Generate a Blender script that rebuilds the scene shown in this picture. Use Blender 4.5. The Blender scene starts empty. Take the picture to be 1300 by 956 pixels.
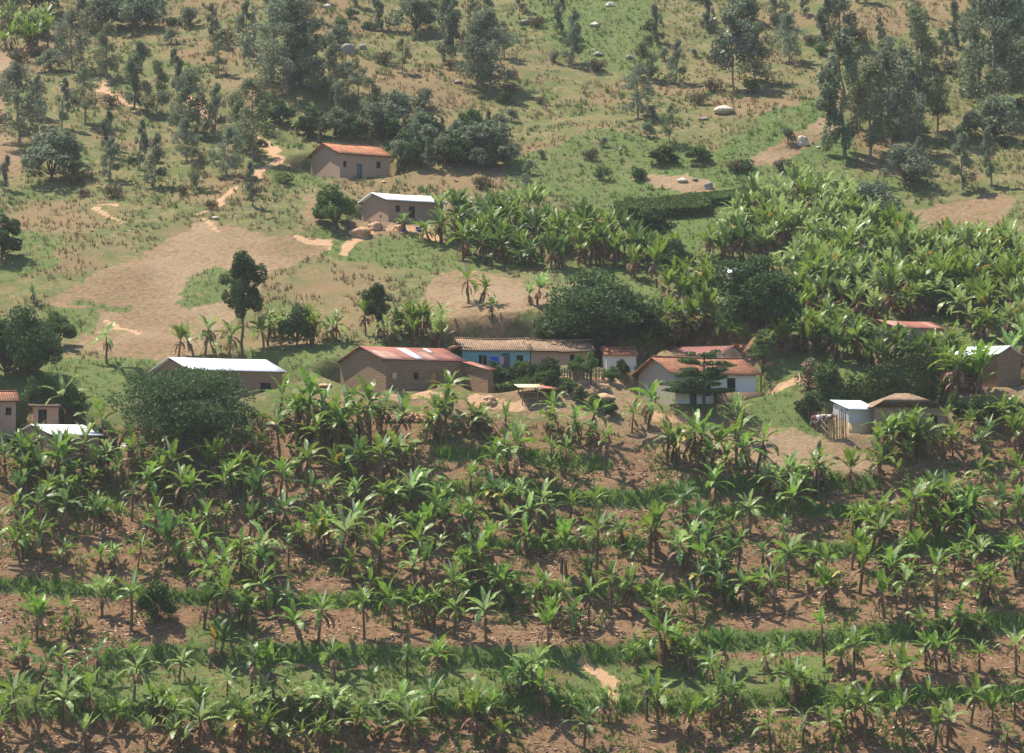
import bpy, math, random
import numpy as np
R = math.radians
C = bpy.context.scene.collection
rng = np.random.default_rng(7)
random.seed(7)

# ------------------------------------------------------------------ camera model
FPX, CX, CY, PITCH = 4000.0, 650.0, 478.0, R(2.0)
Fv = np.array([0, math.cos(PITCH), math.sin(PITCH)])
Uv = np.array([0, -math.sin(PITCH), math.cos(PITCH)])

def project(P):
    P = np.asarray(P, float)
    d = P @ Fv
    d = np.where(d < 1, 1, d)
    return CX + FPX * P[..., 0] / d, CY - FPX * (P @ Uv) / d, d

# ------------------------------------------------------------------ noise
def _hash(ix, iy, seed):
    h = (ix * 374761393 + iy * 668265263 + seed * 974634777) & 0xffffffff
    h = ((h ^ (h >> 13)) * 1274126177) & 0xffffffff
    return ((h ^ (h >> 16)) & 0xffff) / 65535.0

def vnoise(x, y, seed=0):
    x = np.asarray(x, float); y = np.asarray(y, float)
    ix = np.floor(x).astype(np.int64); iy = np.floor(y).astype(np.int64)
    fx = x - ix; fy = y - iy
    fx = fx * fx * (3 - 2 * fx); fy = fy * fy * (3 - 2 * fy)
    a = _hash(ix, iy, seed); b = _hash(ix + 1, iy, seed)
    c = _hash(ix, iy + 1, seed); d = _hash(ix + 1, iy + 1, seed)
    return (a * (1 - fx) + b * fx) * (1 - fy) + (c * (1 - fx) + d * fx) * fy - 0.5

def fbm(x, y, seed=0, octv=3):
    s = 0; a = 1.0
    for k in range(octv):
        s = s + a * vnoise(np.asarray(x) * 2 ** k, np.asarray(y) * 2 ** k, seed + k * 17); a *= .5
    return s

# ------------------------------------------------------------------ terrain
_vy = [(1100, 176), (956, 184), (866, 190.5), (700, 204), (600, 212.5), (530, 218.5), (490, 222.5), (460, 227), (430, 233.5),
       (380, 243.5), (290, 261), (225, 275), (150, 292), (60, 315), (0, 330), (-150, 368)]
py = [-900, -300, -60, -10, 6, 25, 60, 120, 150]; pz = [20, 10, -1, -1.6, -2.2, -10, -36, -37, -31]
for v, y in _vy:
    py.append(y); pz.append(y * math.tan(PITCH + math.atan((CY - v) / FPX)))
py += [420, 480, 560, 700, 1000, 1500]; pz += [84, 88, 80, 55, 40, 60]
_gy = np.arange(-900, 1500, 1.0)
_gz = np.interp(_gy, py, pz)
_k = np.exp(-0.5 * (np.arange(-8, 9) / 3.0) ** 2); _k /= _k.sum()
_gz = np.convolve(np.pad(_gz, 8, mode='edge'), _k, mode='valid')

def base_h(x, y):
    z = np.interp(y, _gy, _gz)
    near = np.clip((np.asarray(y) - 120) / 60, 0, 1)
    z = z + near * (1.6 * fbm(np.asarray(x) / 24, np.asarray(y) / 24, 3, 2) + .30 * fbm(np.asarray(x) / 5, np.asarray(y) / 5, 9, 3))
    z = z + (1 - near) * 3 * fbm(np.asarray(x) / 60, np.asarray(y) / 60, 31, 3) * np.clip((np.abs(np.asarray(y)) - 15) / 20, 0, 1)
    return z

def march(hf, u, v):
    u = np.atleast_1d(np.asarray(u, float)); v = np.atleast_1d(np.asarray(v, float))
    out = np.zeros((len(u), 3))
    t = np.arange(165, 460, 0.3)
    for i in range(len(u)):
        d = Fv + np.array([(u[i] - CX) / FPX, 0, 0]) + Uv * (CY - v[i]) / FPX
        P = t[:, None] * d[None]
        below = P[:, 2] < hf(P[:, 0], P[:, 1])
        k = int(np.argmax(below)) if below.any() else len(t) - 1
        lo, hi = t[max(k - 1, 0)], t[k]
        for _ in range(9):
            m = (lo + hi) / 2; Q = d * m
            if Q[2] < float(hf(Q[0], Q[1])): hi = m
            else: lo = m
        out[i] = d * hi
    return out

def at0(u, v): return march(base_h, u, v)[0]

# grass banks of the terraces, photo pixels -> world lines
BANKS = [([(560, 578), (640, 576), (700, 583), (770, 590)], 8, .5),
         ([(500, 626), (600, 622), (700, 630), (800, 634), (870, 622), (1000, 612), (1110, 612)], 11, .8),
         ([(880, 650), (1000, 648), (1100, 652), (1220, 655), (1320, 650)], 7, .5),
         ([(1000, 699), (1100, 699), (1200, 695), (1320, 692)], 9, .7),
         ([(600, 690), (700, 694), (820, 690)], 5, .3),
         ([(-20, 742), (100, 748), (210, 757), (300, 766), (430, 763), (560, 759), (640, 752), (760, 750), (870, 752)], 9, .7),
         ([(140, 836), (250, 830), (330, 832), (430, 830), (560, 834), (700, 836), (800, 830), (860, 820), (930, 814), (1040, 814), (1180, 800), (1320, 790)], 13, 1.0),
         ([(-20, 905), (400, 902), (900, 892), (1320, 880)], 10, .8)]
bank_world = []
for pts, w, h in BANKS:
    q = march(base_h, [p[0] for p in pts], [p[1] for p in pts])
    bank_world.append((q[:, 0], q[:, 1], h))

def banked_h(x, y):
    x = np.asarray(x, float); y = np.asarray(y, float)
    z = base_h(x, y)
    for bx, by, h in bank_world:
        yb = np.interp(x, bx, by)
        ends = np.clip((x - bx[0] + 3) / 3, 0, 1) * np.clip((bx[-1] + 3 - x) / 3, 0, 1)
        t = np.clip((y - yb + .5) / 1.0, 0, 1); s = t * t * (3 - 2 * t)
        z = z + ends * h * (s - np.clip((y - yb + 6) / 12, 0, 1))
    return z

PADS = []          # (cx, cy, hx, hy, yaw, z)
def height(x, y):
    x = np.asarray(x, float); y = np.asarray(y, float)
    z = banked_h(x, y)
    for cx, cy, hx, hy, a, pzz in PADS:
        dx = x - cx; dy = y - cy
        lx = dx * math.cos(a) + dy * math.sin(a); ly = -dx * math.sin(a) + dy * math.cos(a)
        d = np.hypot(np.maximum(np.abs(lx) - hx, 0), np.maximum(np.abs(ly) - hy, 0))
        w = np.clip(1 - d / 1.6, 0, 1); w = w * w * (3 - 2 * w)
        z = z * (1 - w) + pzz * w
    return z

def at(u, v): return march(height, u, v)[0]

# ------------------------------------------------------------------ mesh builder
class MB:
    def __init__(s): s.V = []; s.F = []; s.M = []; s.n = 0
    def add(s, V, F, m=0):
        V = np.asarray(V, float).reshape(-1, 3)
        F = np.asarray(F, dtype=np.int64)
        s.V.append(V); s.F.append(F + s.n); s.M.append(m); s.n += len(V)
        return s
    def merge(s, o, M=None, off=(0, 0, 0), m=None):
        for V, F, mm, n0 in zip(o.V, o.F, o.M, np.cumsum([0] + [len(q) for q in o.V[:-1]])):
            W = V if M is None else V @ M.T
            s.add(W + np.asarray(off), F - n0, mm if m is None else m)
        return s
    def box(s, a, b, m=0):
        x0, y0, z0 = a; x1, y1, z1 = b
        V = [(x0, y0, z0), (x1, y0, z0), (x1, y1, z0), (x0, y1, z0), (x0, y0, z1), (x1, y0, z1), (x1, y1, z1), (x0, y1, z1)]
        return s.add(V, [(0, 3, 2, 1), (4, 5, 6, 7), (0, 1, 5, 4), (1, 2, 6, 5), (2, 3, 7, 6), (3, 0, 4, 7)], m)
    def tube(s, pts, rad, n=6, m=0, cap=True):
        pts = np.asarray(pts, float); k = len(pts)
        rad = np.broadcast_to(rad, (k,))
        T = np.gradient(pts, axis=0); T /= np.linalg.norm(T, axis=1)[:, None] + 1e-9
        ref = np.array([0.31, 0.95, 0.05]) if abs(T[0][2]) > .5 else np.array([0, 0, 1.0])
        A = np.cross(T, ref); A /= np.linalg.norm(A, axis=1)[:, None] + 1e-9
        B = np.cross(T, A)
        th = np.arange(n) * 2 * math.pi / n
        V = pts[:, None] + rad[:, None, None] * (np.cos(th)[None, :, None] * A[:, None] + np.sin(th)[None, :, None] * B[:, None])
        F = [(i * n + j, i * n + (j + 1) % n, (i + 1) * n + (j + 1) % n, (i + 1) * n + j) for i in range(k - 1) for j in range(n)]
        s.add(V.reshape(-1, 3), F, m)
        if cap:
            s.add(V[-1], [tuple(range(n))][0:1] if n in (3, 4) else [(0, j, j + 1) for j in range(1, n - 1)], m)
        return s
    def slab(s, p, th, m=0):
        """solid slab: four corners (ccw from above), thickness th downwards"""
        p = np.asarray(p, float); q = p - np.array([0, 0, th])
        return s.add(np.vstack([p, q]), [(0, 1, 2, 3), (7, 6, 5, 4), (0, 4, 5, 1), (1, 5, 6, 2), (2, 6, 7, 3), (3, 7, 4, 0)], m)
    def mesh(s, name, mats, smooth=False):
        me = bpy.data.meshes.new(name)
        V = np.vstack(s.V)
        lv = np.concatenate([f.ravel() for f in s.F]); tot = np.concatenate([np.full(len(f), f.shape[1]) for f in s.F])
        mi = np.concatenate([np.full(len(f), m) for f, m in zip(s.F, s.M)])
        me.vertices.add(len(V)); me.vertices.foreach_set('co', V.astype(np.float32).ravel())
        me.loops.add(len(lv)); me.loops.foreach_set('vertex_index', lv.astype(np.int32))
        me.polygons.add(len(tot))
        me.polygons.foreach_set('loop_start', (np.cumsum(tot) - tot).astype(np.int32))
        me.polygons.foreach_set('loop_total', tot.astype(np.int32))
        me.polygons.foreach_set('material_index', mi.astype(np.int32))
        if smooth: me.polygons.foreach_set('use_smooth', np.ones(len(tot), bool))
        me.update(calc_edges=True)
        for m in (mats if isinstance(mats, (list, tuple)) else [mats]): me.materials.append(m)
        return me
    def build(s, name, mats, parent=None, smooth=False):
        o = bpy.data.objects.new(name, s.mesh(name, mats, smooth)); C.objects.link(o)
        if parent: o.parent = parent
        return o

def tag(o, label=None, cat=None, group=None, kind=None):
    if label: o['label'] = label
    if cat: o['category'] = cat
    if group: o['group'] = group
    if kind: o['kind'] = kind
    return o
def empty(name, loc=(0, 0, 0), rz=0, sc=1):
    o = bpy.data.objects.new(name, None); C.objects.link(o); o.empty_display_size = .2
    o.location = loc; o.rotation_euler = (0, 0, rz); o.scale = (sc, sc, sc); return o
def copy_tree(o, parent=None):
    c = o.copy(); C.objects.link(c); c.parent = parent
    for ch in KIDS.get(o.name, []): 
        d = copy_tree(ch, c); KIDS.setdefault(c.name, []).append(d)
    return c
KIDS = {}
def register(o):
    for ch in bpy.data.objects:
        pass
def kidify(objs):
    for o in objs:
        if o.parent: KIDS.setdefault(o.parent.name, []).append(o)

# ------------------------------------------------------------------ materials
class NT:
    def __init__(s, name):
        s.m = bpy.data.materials.new(name); s.m.use_nodes = True; s.t = s.m.node_tree; s.t.nodes.clear()
        s.out = s.n('ShaderNodeOutputMaterial')
    def n(s, typ, **kw):
        nd = s.t.nodes.new(typ)
        for k, v in kw.items():
            if k.startswith('i_'): nd.inputs[k[2:].replace('_', ' ')].default_value = v
            else: setattr(nd, k, v)
        return nd
    def l(s, a, b): s.t.links.new(a, b)
    def val(s, inp, v):
        if hasattr(v, 'is_linked') or hasattr(v, 'links'): s.l(v, inp)
        else: inp.default_value = v
    def mix(s, f, a, b, typ='MIX'):
        nd = s.n('ShaderNodeMix', data_type='RGBA', blend_type=typ)
        s.val(nd.inputs[0], f)
        for i, c in ((6, a), (7, b)):
            if isinstance(c, (tuple, list)): c = (*c, 1) if len(c) == 3 else c
            s.val(nd.inputs[i], c)
        return nd.outputs[2]
    def math(s, op, a, b=0.0, c=None, clamp=False):
        nd = s.n('ShaderNodeMath', operation=op, use_clamp=clamp)
        s.val(nd.inputs[0], a); s.val(nd.inputs[1], b)
        if c is not None: s.val(nd.inputs[2], c)
        return nd.outputs[0]
    def ramp(s, f, lo, hi):
        nd = s.n('ShaderNodeMapRange'); nd.clamp = True
        s.val(nd.inputs[0], f); nd.inputs[1].default_value = lo; nd.inputs[2].default_value = hi
        return nd.outputs[0]
    def noise(s, scale, detail=4, vec=None, rough=.55):
        nd = s.n('ShaderNodeTexNoise'); nd.inputs['Scale'].default_value = scale
        nd.inputs['Detail'].default_value = detail; nd.inputs['Roughness'].default_value = rough
        if vec is not None: s.l(vec, nd.inputs['Vector'])
        return nd.outputs['Fac']
    def obj(s): return s.n('ShaderNodeTexCoord').outputs['Object']
    def principled(s, col, rough=.8, bump=None, bs=.3, bd=.05, spec=.3, metal=0.0):
        p = s.n('ShaderNodeBsdfPrincipled')
        if isinstance(col, (tuple, list)): col = (*col, 1)
        s.val(p.inputs['Base Color'], col); s.val(p.inputs['Roughness'], rough)
        p.inputs['Specular IOR Level'].default_value = spec; p.inputs['Metallic'].default_value = metal
        if bump is not None:
            b = s.n('ShaderNodeBump'); b.inputs['Strength'].default_value = bs; b.inputs['Distance'].default_value = bd
            s.l(bump, b.inputs['Height']); s.l(b.outputs[0], p.inputs['Normal'])
        return p.outputs[0]
    def done(s, sh): s.l(sh, s.out.inputs[0]); return s.m

def foliage(name, c1, c2, trans=.3, rough=.5, spec=.3, objvar=.35, lightc=None, lightp=.0):
    s = NT(name); g = s.n('ShaderNodeNewGeometry'); oi = s.n('ShaderNodeObjectInfo')
    col = s.mix(g.outputs['Random Per Island'], c1, c2)
    if lightc: col = s.mix(s.math('GREATER_THAN', g.outputs['Random Per Island'], 1 - lightp), col, lightc)
    pos = s.noise(.9, 3, s.obj())
    hv = s.n('ShaderNodeHueSaturation'); s.l(col, hv.inputs['Color'])
    s.l(s.math('MULTIPLY_ADD', oi.outputs['Random'], .025, .475), hv.inputs['Hue'])
    v = s.math('MULTIPLY_ADD', oi.outputs['Random'], objvar, 1 - objvar / 2)
    v = s.math('MULTIPLY', v, s.math('MULTIPLY_ADD', pos, .7, .65)); s.l(v, hv.inputs['Value'])
    p = s.principled(hv.outputs[0], rough, spec=spec)
    t = s.n('ShaderNodeBsdfTranslucent'); tc = s.mix(.55, hv.outputs[0], (.35, .55, .05), 'MULTIPLY')
    tc = s.mix(.5, hv.outputs[0], tc); s.l(hv.outputs[0], t.inputs['Color'])
    mx = s.n('ShaderNodeMixShader'); mx.inputs[0].default_value = trans; s.l(p, mx.inputs[1]); s.l(t.outputs[0], mx.inputs[2])
    return s.done(mx.outputs[0])

def plain(name, c1, c2, scale=6, rough=.85, bs=.3, spec=.2, metal=0.0):
    s = NT(name); o = s.obj(); f = s.noise(scale, 5, o); f2 = s.noise(scale * .22, 3, o)
    col = s.mix(s.ramp(f, .3, .7), c1, c2)
    col = s.mix(s.ramp(f2, .35, .65), col, s.mix(.5, c1, c2), 'MIX')
    return s.done(s.principled(col, rough, f, bs, .02, spec, metal))

M = {}
M['banana'] = foliage('banana_leaf', (.065, .155, .022), (.175, .29, .04), .42, .46, .35, .35)
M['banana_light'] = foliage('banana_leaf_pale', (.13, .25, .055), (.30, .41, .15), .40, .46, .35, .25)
M['banana_dark'] = foliage('banana_leaf_deep', (.04, .11, .028), (.10, .19, .04), .38, .46, .35, .3)
M['banana_new'] = foliage('new_banana_leaf', (.26, .36, .20), (.40, .50, .34), .3, .4, .4, .2)
M['banana_yellow'] = foliage('banana_leaf_yellowing', (.45, .27, .04), (.30, .30, .05), .3, .5, .3, .2)
M['banana_stem'] = plain('banana_stem', (.075, .05, .03), (.13, .11, .05), 7, .7)
M['banana_dry'] = foliage('dry_banana_leaf', (.11, .065, .038), (.30, .20, .12), .15, .8, .1, .3)
M['euc'] = foliage('eucalyptus_leaf', (.085, .125, .08), (.24, .28, .18), .38, .6, .2, .35)
M['euc_olive'] = foliage('olive_eucalyptus_leaf', (.095, .13, .06), (.25, .28, .14), .38, .6, .2, .3)
M['euc_dark'] = foliage('dark_eucalyptus_leaf', (.07, .105, .06), (.21, .25, .15), .38, .6, .2, .3)
M['euc_white'] = foliage('blossoming_leaf', (.07, .11, .06), (.13, .17, .10), .2, .5, .35, .2, (.6, .6, .5), .16)
M['bush'] = foliage('bush_leaf', (.05, .105, .03), (.13, .20, .055), .3, .65, .15, .35)
M['bush_dark'] = foliage('dark_bush_leaf', (.03, .065, .025), (.085, .145, .045), .28, .65, .15, .3)
M['bush_brown'] = foliage('brownish_bush_leaf', (.10, .085, .045), (.16, .14, .07), .2, .7, .2, .3)
M['bush_bright'] = foliage('bright_bush_leaf', (.10, .17, .04), (.18, .26, .06), .25, .5, .3, .3)
M['bush_pink'] = foliage('flowering_leaf', (.07, .12, .035), (.12, .17, .05), .2, .5, .3, .1, (.75, .38, .33), .22)
M['bush_cream'] = foliage('cream_flowering_leaf', (.12, .14, .05), (.18, .19, .07), .2, .6, .2, .1, (.42, .30, .16), .5)
M['bark'] = plain('bark', (.13, .10, .075), (.25, .20, .155), 9, .9, .5)
M['bark_dark'] = plain('dark_bark', (.06, .045, .035), (.12, .09, .065), 9, .9, .5)
M['grass_green'] = foliage('green_grass', (.06, .135, .022), (.13, .215, .045), .25, .6, .2, .0)
M['bank_grass'] = foliage('bank_grass', (.07, .165, .025), (.16, .29, .05), .3, .6, .2, .0)
M['grass_dry'] = foliage('dry_grass', (.10, .10, .042), (.22, .165, .085), .25, .8, .1, .0)
M['litter'] = foliage('leaf_litter', (.16, .09, .055), (.62, .46, .32), .05, .85, .1, .0)
M['mud'] = plain('mud_plaster', (.27, .185, .135), (.33, .235, .175), 3, .95, .25)
M['mud_red'] = plain('red_mud_plaster', (.24, .14, .09), (.32, .20, .13), 3, .95, .25)
M['grey_plaster'] = plain('grey_plaster', (.27, .225, .185), (.34, .285, .24), 2.5, .92, .15)
M['cream_plaster'] = plain('cream_plaster', (.55, .38, .21), (.66, .48, .28), 3, .92, .15)
M['white_plaster'] = plain('white_plaster', (.52, .53, .52), (.64, .64, .62), 2, .9, .1)
M['pale_plaster'] = plain('pale_plaster', (.44, .43, .40), (.55, .53, .49), 2, .9, .1)
M['blue_paint'] = plain('blue_paint', (.12, .25, .29), (.18, .33, .37), 2, .85, .1)
M['metal_white'] = plain('bright_iron_sheet', (.62, .66, .70), (.74, .77, .80), 1.2, .45, .1, .5)
M['metal_wall'] = plain('grey_iron_sheet', (.42, .42, .41), (.52, .52, .50), 1.2, .5, .1, .5)
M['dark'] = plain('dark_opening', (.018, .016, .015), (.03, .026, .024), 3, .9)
M['door_wood'] = plain('orange_wooden_door', (.34, .16, .06), (.42, .21, .085), 5, .7)
M['door_blue'] = plain('blue_grey_door', (.05, .09, .11), (.08, .13, .15), 5, .7)
M['wood'] = plain('weathered_wood', (.17, .115, .075), (.30, .215, .15), 8, .9, .5)
M['wood_dark'] = plain('dark_wood', (.06, .04, .03), (.11, .075, .05), 8, .9, .5)
M['rock'] = plain('grey_rock', (.16, .145, .125), (.36, .32, .28), 3, .95, .6)
M['rock_pale'] = plain('pale_rock', (.42, .37, .30), (.56, .50, .41), 3, .95, .5)
M['clay'] = plain('clay_rubble', (.32, .19, .11), (.52, .34, .21), 4, .95, .6)
M['shutter_wood'] = plain('boarded_shutter', (.60, .36, .22), (.70, .44, .28), 5, .8)
M['cloth_blue'] = plain('blue_cloth', (.01, .04, .42), (.015, .06, .55), 5, .8)
M['cloth_orange'] = plain('salmon_cloth', (.55, .20, .13), (.62, .27, .18), 5, .8)
M['cloth_red'] = plain('pink_cloth', (.5, .2, .2), (.6, .3, .28), 5, .8)
M['tarp_cream'] = plain('cream_sheet', (.50, .40, .22), (.66, .56, .36), 3, .8)
M['tarp_red'] = plain('rust_sheet', (.26, .09, .06), (.38, .16, .11), 4, .8)
M['horn'] = plain('pale_horn', (.5, .45, .36), (.6, .55, .45), 5, .6)

def brick_mat():
    s = NT('adobe_brick'); o = s.obj(); sx = s.n('ShaderNodeSeparateXYZ'); s.l(o, sx.inputs[0])
    cb = s.n('ShaderNodeCombineXYZ'); s.l(s.math('ADD', sx.outputs[0], sx.outputs[1]), cb.inputs[0]); s.l(sx.outputs[2], cb.inputs[1])
    b = s.n('ShaderNodeTexBrick'); s.l(cb.outputs[0], b.inputs['Vector'])
    b.inputs['Scale'].default_value = 1; b.inputs['Brick Width'].default_value = .34; b.inputs['Row Height'].default_value = .155
    b.inputs['Mortar Size'].default_value = .03; b.inputs['Mortar Smooth'].default_value = .3; b.inputs['Bias'].default_value = 0
    b.inputs['Color1'].default_value = (.31, .20, .115, 1); b.inputs['Color2'].default_value = (.19, .115, .07, 1)
    b.inputs['Mortar'].default_value = (.085, .055, .035, 1)
    n1 = s.noise(1.3, 4, o); n2 = s.noise(9, 5, o)
    col = s.mix(s.ramp(n1, .45, .75), b.outputs['Color'], (.16, .11, .07)); col = s.mix(s.math('MULTIPLY', n2, .6), col, (.33, .23, .15))
    bh = s.math('SUBTRACT', s.math('MULTIPLY', n2, .4), b.outputs['Fac'])
    return s.done(s.principled(col, .95, bh, .8, .03, .1))
M['brick'] = brick_mat()

def tile_mat(name, c1, c2, c3, dark=(.05, .03, .02)):
    s = NT(name); o = s.obj()
    b = s.n('ShaderNodeTexBrick'); s.l(o, b.inputs['Vector']); b.offset = .0
    b.inputs['Scale'].default_value = 1; b.inputs['Brick Width'].default_value = .17; b.inputs['Row Height'].default_value = .30
    b.inputs['Mortar Size'].default_value = .022; b.inputs['Mortar Smooth'].default_value = .6
    b.inputs['Color1'].default_value = (0, 0, 0, 1); b.inputs['Color2'].default_value = (1, 1, 1, 1); b.inputs['Mortar'].default_value = (.5, .5, .5, 1)
    n1 = s.noise(1.1, 4, o); n2 = s.noise(5, 4, o)
    f = s.math('ADD', s.math('MULTIPLY', b.outputs['Color'], .55), s.math('MULTIPLY', n2, .6), clamp=True)
    col = s.mix(s.ramp(f, .15, .95), c1, c2); col = s.mix(s.ramp(n1, .5, .68), col, c3); col = s.mix(b.outputs['Fac'], col, dark)
    bh = s.math('SUBTRACT', s.math('MULTIPLY', b.outputs['Color'], .5), b.outputs['Fac'])
    return s.done(s.principled(col, .9, bh, 1.0, .05, .15))
M['tile_orange'] = tile_mat('orange_tiles', (.33, .105, .045), (.58, .27, .14), (.25, .14, .085), (.09, .045, .03))
M['tile_red'] = tile_mat('old_red_tiles', (.21, .075, .04), (.38, .18, .105), (.16, .10, .065))
M['tile_brown'] = tile_mat('old_brown_tiles', (.22, .14, .09), (.40, .27, .18), (.19, .145, .095))

def sheet_mat(name, cols, width=.75, streak=.28, rough=.55):
    s = NT(name); o = s.obj(); sx = s.n('ShaderNodeSeparateXYZ'); s.l(o, sx.inputs[0])
    idx = s.math('FLOOR', s.math('DIVIDE', sx.outputs[0], width))
    yr = s.math('FLOOR', s.math('DIVIDE', sx.outputs[1], 2.0))
    cb = s.n('ShaderNodeCombineXYZ'); s.l(idx, cb.inputs[0]); s.l(yr, cb.inputs[1])
    w = s.n('ShaderNodeTexWhiteNoise', noise_dimensions='2D'); s.l(cb.outputs[0], w.inputs['Vector'])
    r = s.n('ShaderNodeValToRGB'); r.color_ramp.interpolation = 'CONSTANT'
    el = r.color_ramp.elements
    while len(el) < len(cols): el.new(.5)
    for i, (p, c) in enumerate(cols): el[i].position = p; el[i].color = (*c, 1)
    s.l(w.outputs['Value'], r.inputs[0])
    mp = s.n('ShaderNodeMapping'); mp.inputs['Scale'].default_value = (9, .7, .7); s.l(o, mp.inputs['Vector'])
    st = s.noise(1, 5, mp.outputs[0], .65); n1 = s.noise(1.4, 4, o)
    col = s.mix(s.math('MULTIPLY', s.ramp(st, .45, .7), streak), r.outputs[0], (.34, .24, .20))
    col = s.mix(s.math('MULTIPLY', s.ramp(n1, .45, .75), .6), col, (.17, .07, .05))
    wv = s.math('SINE', s.math('MULTIPLY', sx.outputs[0], 2 * math.pi / .15))
    return s.done(s.principled(col, rough, wv, .6, .02, .35))
M['rust_roof'] = sheet_mat('rusty_iron_sheets', [(0, (.25, .065, .035)), (.3, (.18, .052, .03)), (.55, (.29, .095, .055)), (.85, (.36, .19, .13))])
M['red_roof'] = sheet_mat('red_iron_sheets', [(0, (.18, .05, .048)), (.5, (.22, .062, .056)), (.8, (.19, .065, .06))], .8, .25)
def white_sheet():
    s = NT('bright_iron_roof'); o = s.obj(); sx = s.n('ShaderNodeSeparateXYZ'); s.l(o, sx.inputs[0])
    n1 = s.noise(.9, 4, o); fr = s.math('FRACT', s.math('DIVIDE', sx.outputs[0], .8))
    col = s.mix(s.ramp(n1, .35, .7), (.76, .79, .83), (.64, .69, .75)); col = s.mix(s.math('LESS_THAN', fr, .06), col, (.45, .48, .52))
    mp = s.n('ShaderNodeMapping'); mp.inputs['Scale'].default_value = (7, .6, .6); s.l(o, mp.inputs['Vector']); st = s.noise(1, 5, mp.outputs[0], .65); col = s.mix(s.math('MULTIPLY', s.ramp(st, .52, .75), .55), col, (.42, .36, .31))
    wv = s.math('SINE', s.math('MULTIPLY', sx.outputs[0], 2 * math.pi / .15))
    return s.done(s.principled(col, .42, wv, .5, .02, .5))
M['white_roof'] = white_sheet()

def ground_mat():
    s = NT('ground'); z = s.n('ShaderNodeVertexColor', layer_name='zone'); z2 = s.n('ShaderNodeVertexColor', layer_name='zone2')
    a = s.n('ShaderNodeSeparateColor'); s.l(z.outputs[0], a.inputs[0]); b = s.n('ShaderNodeSeparateColor'); s.l(z2.outputs[0], b.inputs[0])
    geo = s.n('ShaderNodeNewGeometry').outputs['Position']
    big = s.noise(.09, 4, geo); mid = s.noise(.45, 5, geo, .6); fine = s.noise(2.6, 6, geo, .7); vf = s.noise(9, 4, geo, .7)
    dry = s.mix(s.ramp(fine, .38, .62), (.105, .11, .042), (.225, .18, .09))
    dry = s.mix(s.math('MULTIPLY', s.ramp(mid, .44, .56), .85), dry, (.095, .12, .04))
    dry = s.mix(s.math('MULTIPLY', s.ramp(big, .48, .62), .7), dry, (.22, .14, .08))
    green = s.mix(s.ramp(fine, .35, .7), (.065, .105, .03), (.135, .175, .055))
    green = s.mix(s.math('MULTIPLY', s.ramp(mid, .5, .7), .6), green, (.16, .14, .06))
    soil = s.mix(s.ramp(fine, .35, .65), (.16, .10, .058), (.285, .185, .11)); soil = s.mix(s.math('MULTIPLY', s.ramp(mid, .5, .62), .6), soil, s.mix(s.ramp(fine, .4, .6), (.13, .115, .055), (.24, .18, .10))); soil = s.mix(s.math('MULTIPLY', s.ramp(big, .45, .6), .4), soil, (.36, .27, .18))
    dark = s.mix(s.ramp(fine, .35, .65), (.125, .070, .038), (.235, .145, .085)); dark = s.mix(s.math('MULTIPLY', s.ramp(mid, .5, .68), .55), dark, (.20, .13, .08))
    path = s.mix(vf, (.36, .21, .12), (.50, .33, .20))
    def m(x):
        e = s.math('ADD', x, s.math('MULTIPLY', s.math('SUBTRACT', s.math('ADD', fine, mid), 1.0), 1.1))
        return s.math('MULTIPLY', s.ramp(e, .32, .62), s.math('MINIMUM', s.math('MULTIPLY', x, 4), 1.0))
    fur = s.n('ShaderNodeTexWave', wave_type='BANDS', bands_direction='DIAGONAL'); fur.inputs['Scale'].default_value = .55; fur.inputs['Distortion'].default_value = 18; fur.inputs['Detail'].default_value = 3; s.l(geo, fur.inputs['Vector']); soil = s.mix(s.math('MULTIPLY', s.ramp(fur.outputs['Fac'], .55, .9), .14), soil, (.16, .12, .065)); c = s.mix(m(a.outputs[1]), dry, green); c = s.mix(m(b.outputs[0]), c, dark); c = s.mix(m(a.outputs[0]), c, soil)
    c = s.mix(m(b.outputs[1]), c, green); c = s.mix(m(a.outputs[2]), c, path)
    c = s.mix(s.math('MULTIPLY', s.ramp(vf, .58, .75), .35), c, (.30, .23, .15))
    h = s.math('ADD', fine, s.math('MULTIPLY', vf, .4))
    return s.done(s.principled(c, .97, h, .9, .22, .08))
M['ground'] = ground_mat()

def cow_mat():
    s = NT('cow_hide'); n = s.noise(1.7, 2, s.obj()); c = s.mix(s.ramp(n, .5, .53), (.16, .06, .03), (.6, .55, .48))
    return s.done(s.principled(c, .8))
M['cow'] = cow_mat()

# ------------------------------------------------------------------ polygon helpers
def inpoly(poly, u, v):
    inside = np.zeros(np.shape(u), bool); n = len(poly); j = n - 1
    for i in range(n):
        xi, yi = poly[i]; xj, yj = poly[j]
        if yi != yj:
            inside ^= ((yi > v) != (yj > v)) & (u < (xj - xi) * (v - yi) / (yj - yi) + xi)
        j = i
    return inside
def dline(pts, u, v):
    d = np.full(np.shape(u), 1e9)
    for (x0, y0), (x1, y1) in zip(pts[:-1], pts[1:]):
        dx, dy = x1 - x0, y1 - y0; t = np.clip(((u - x0) * dx + (v - y0) * dy) / (dx * dx + dy * dy + 1e-9), 0, 1)
        d = np.minimum(d, np.hypot(u - x0 - t * dx, v - y0 - t * dy))
    return d

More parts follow.
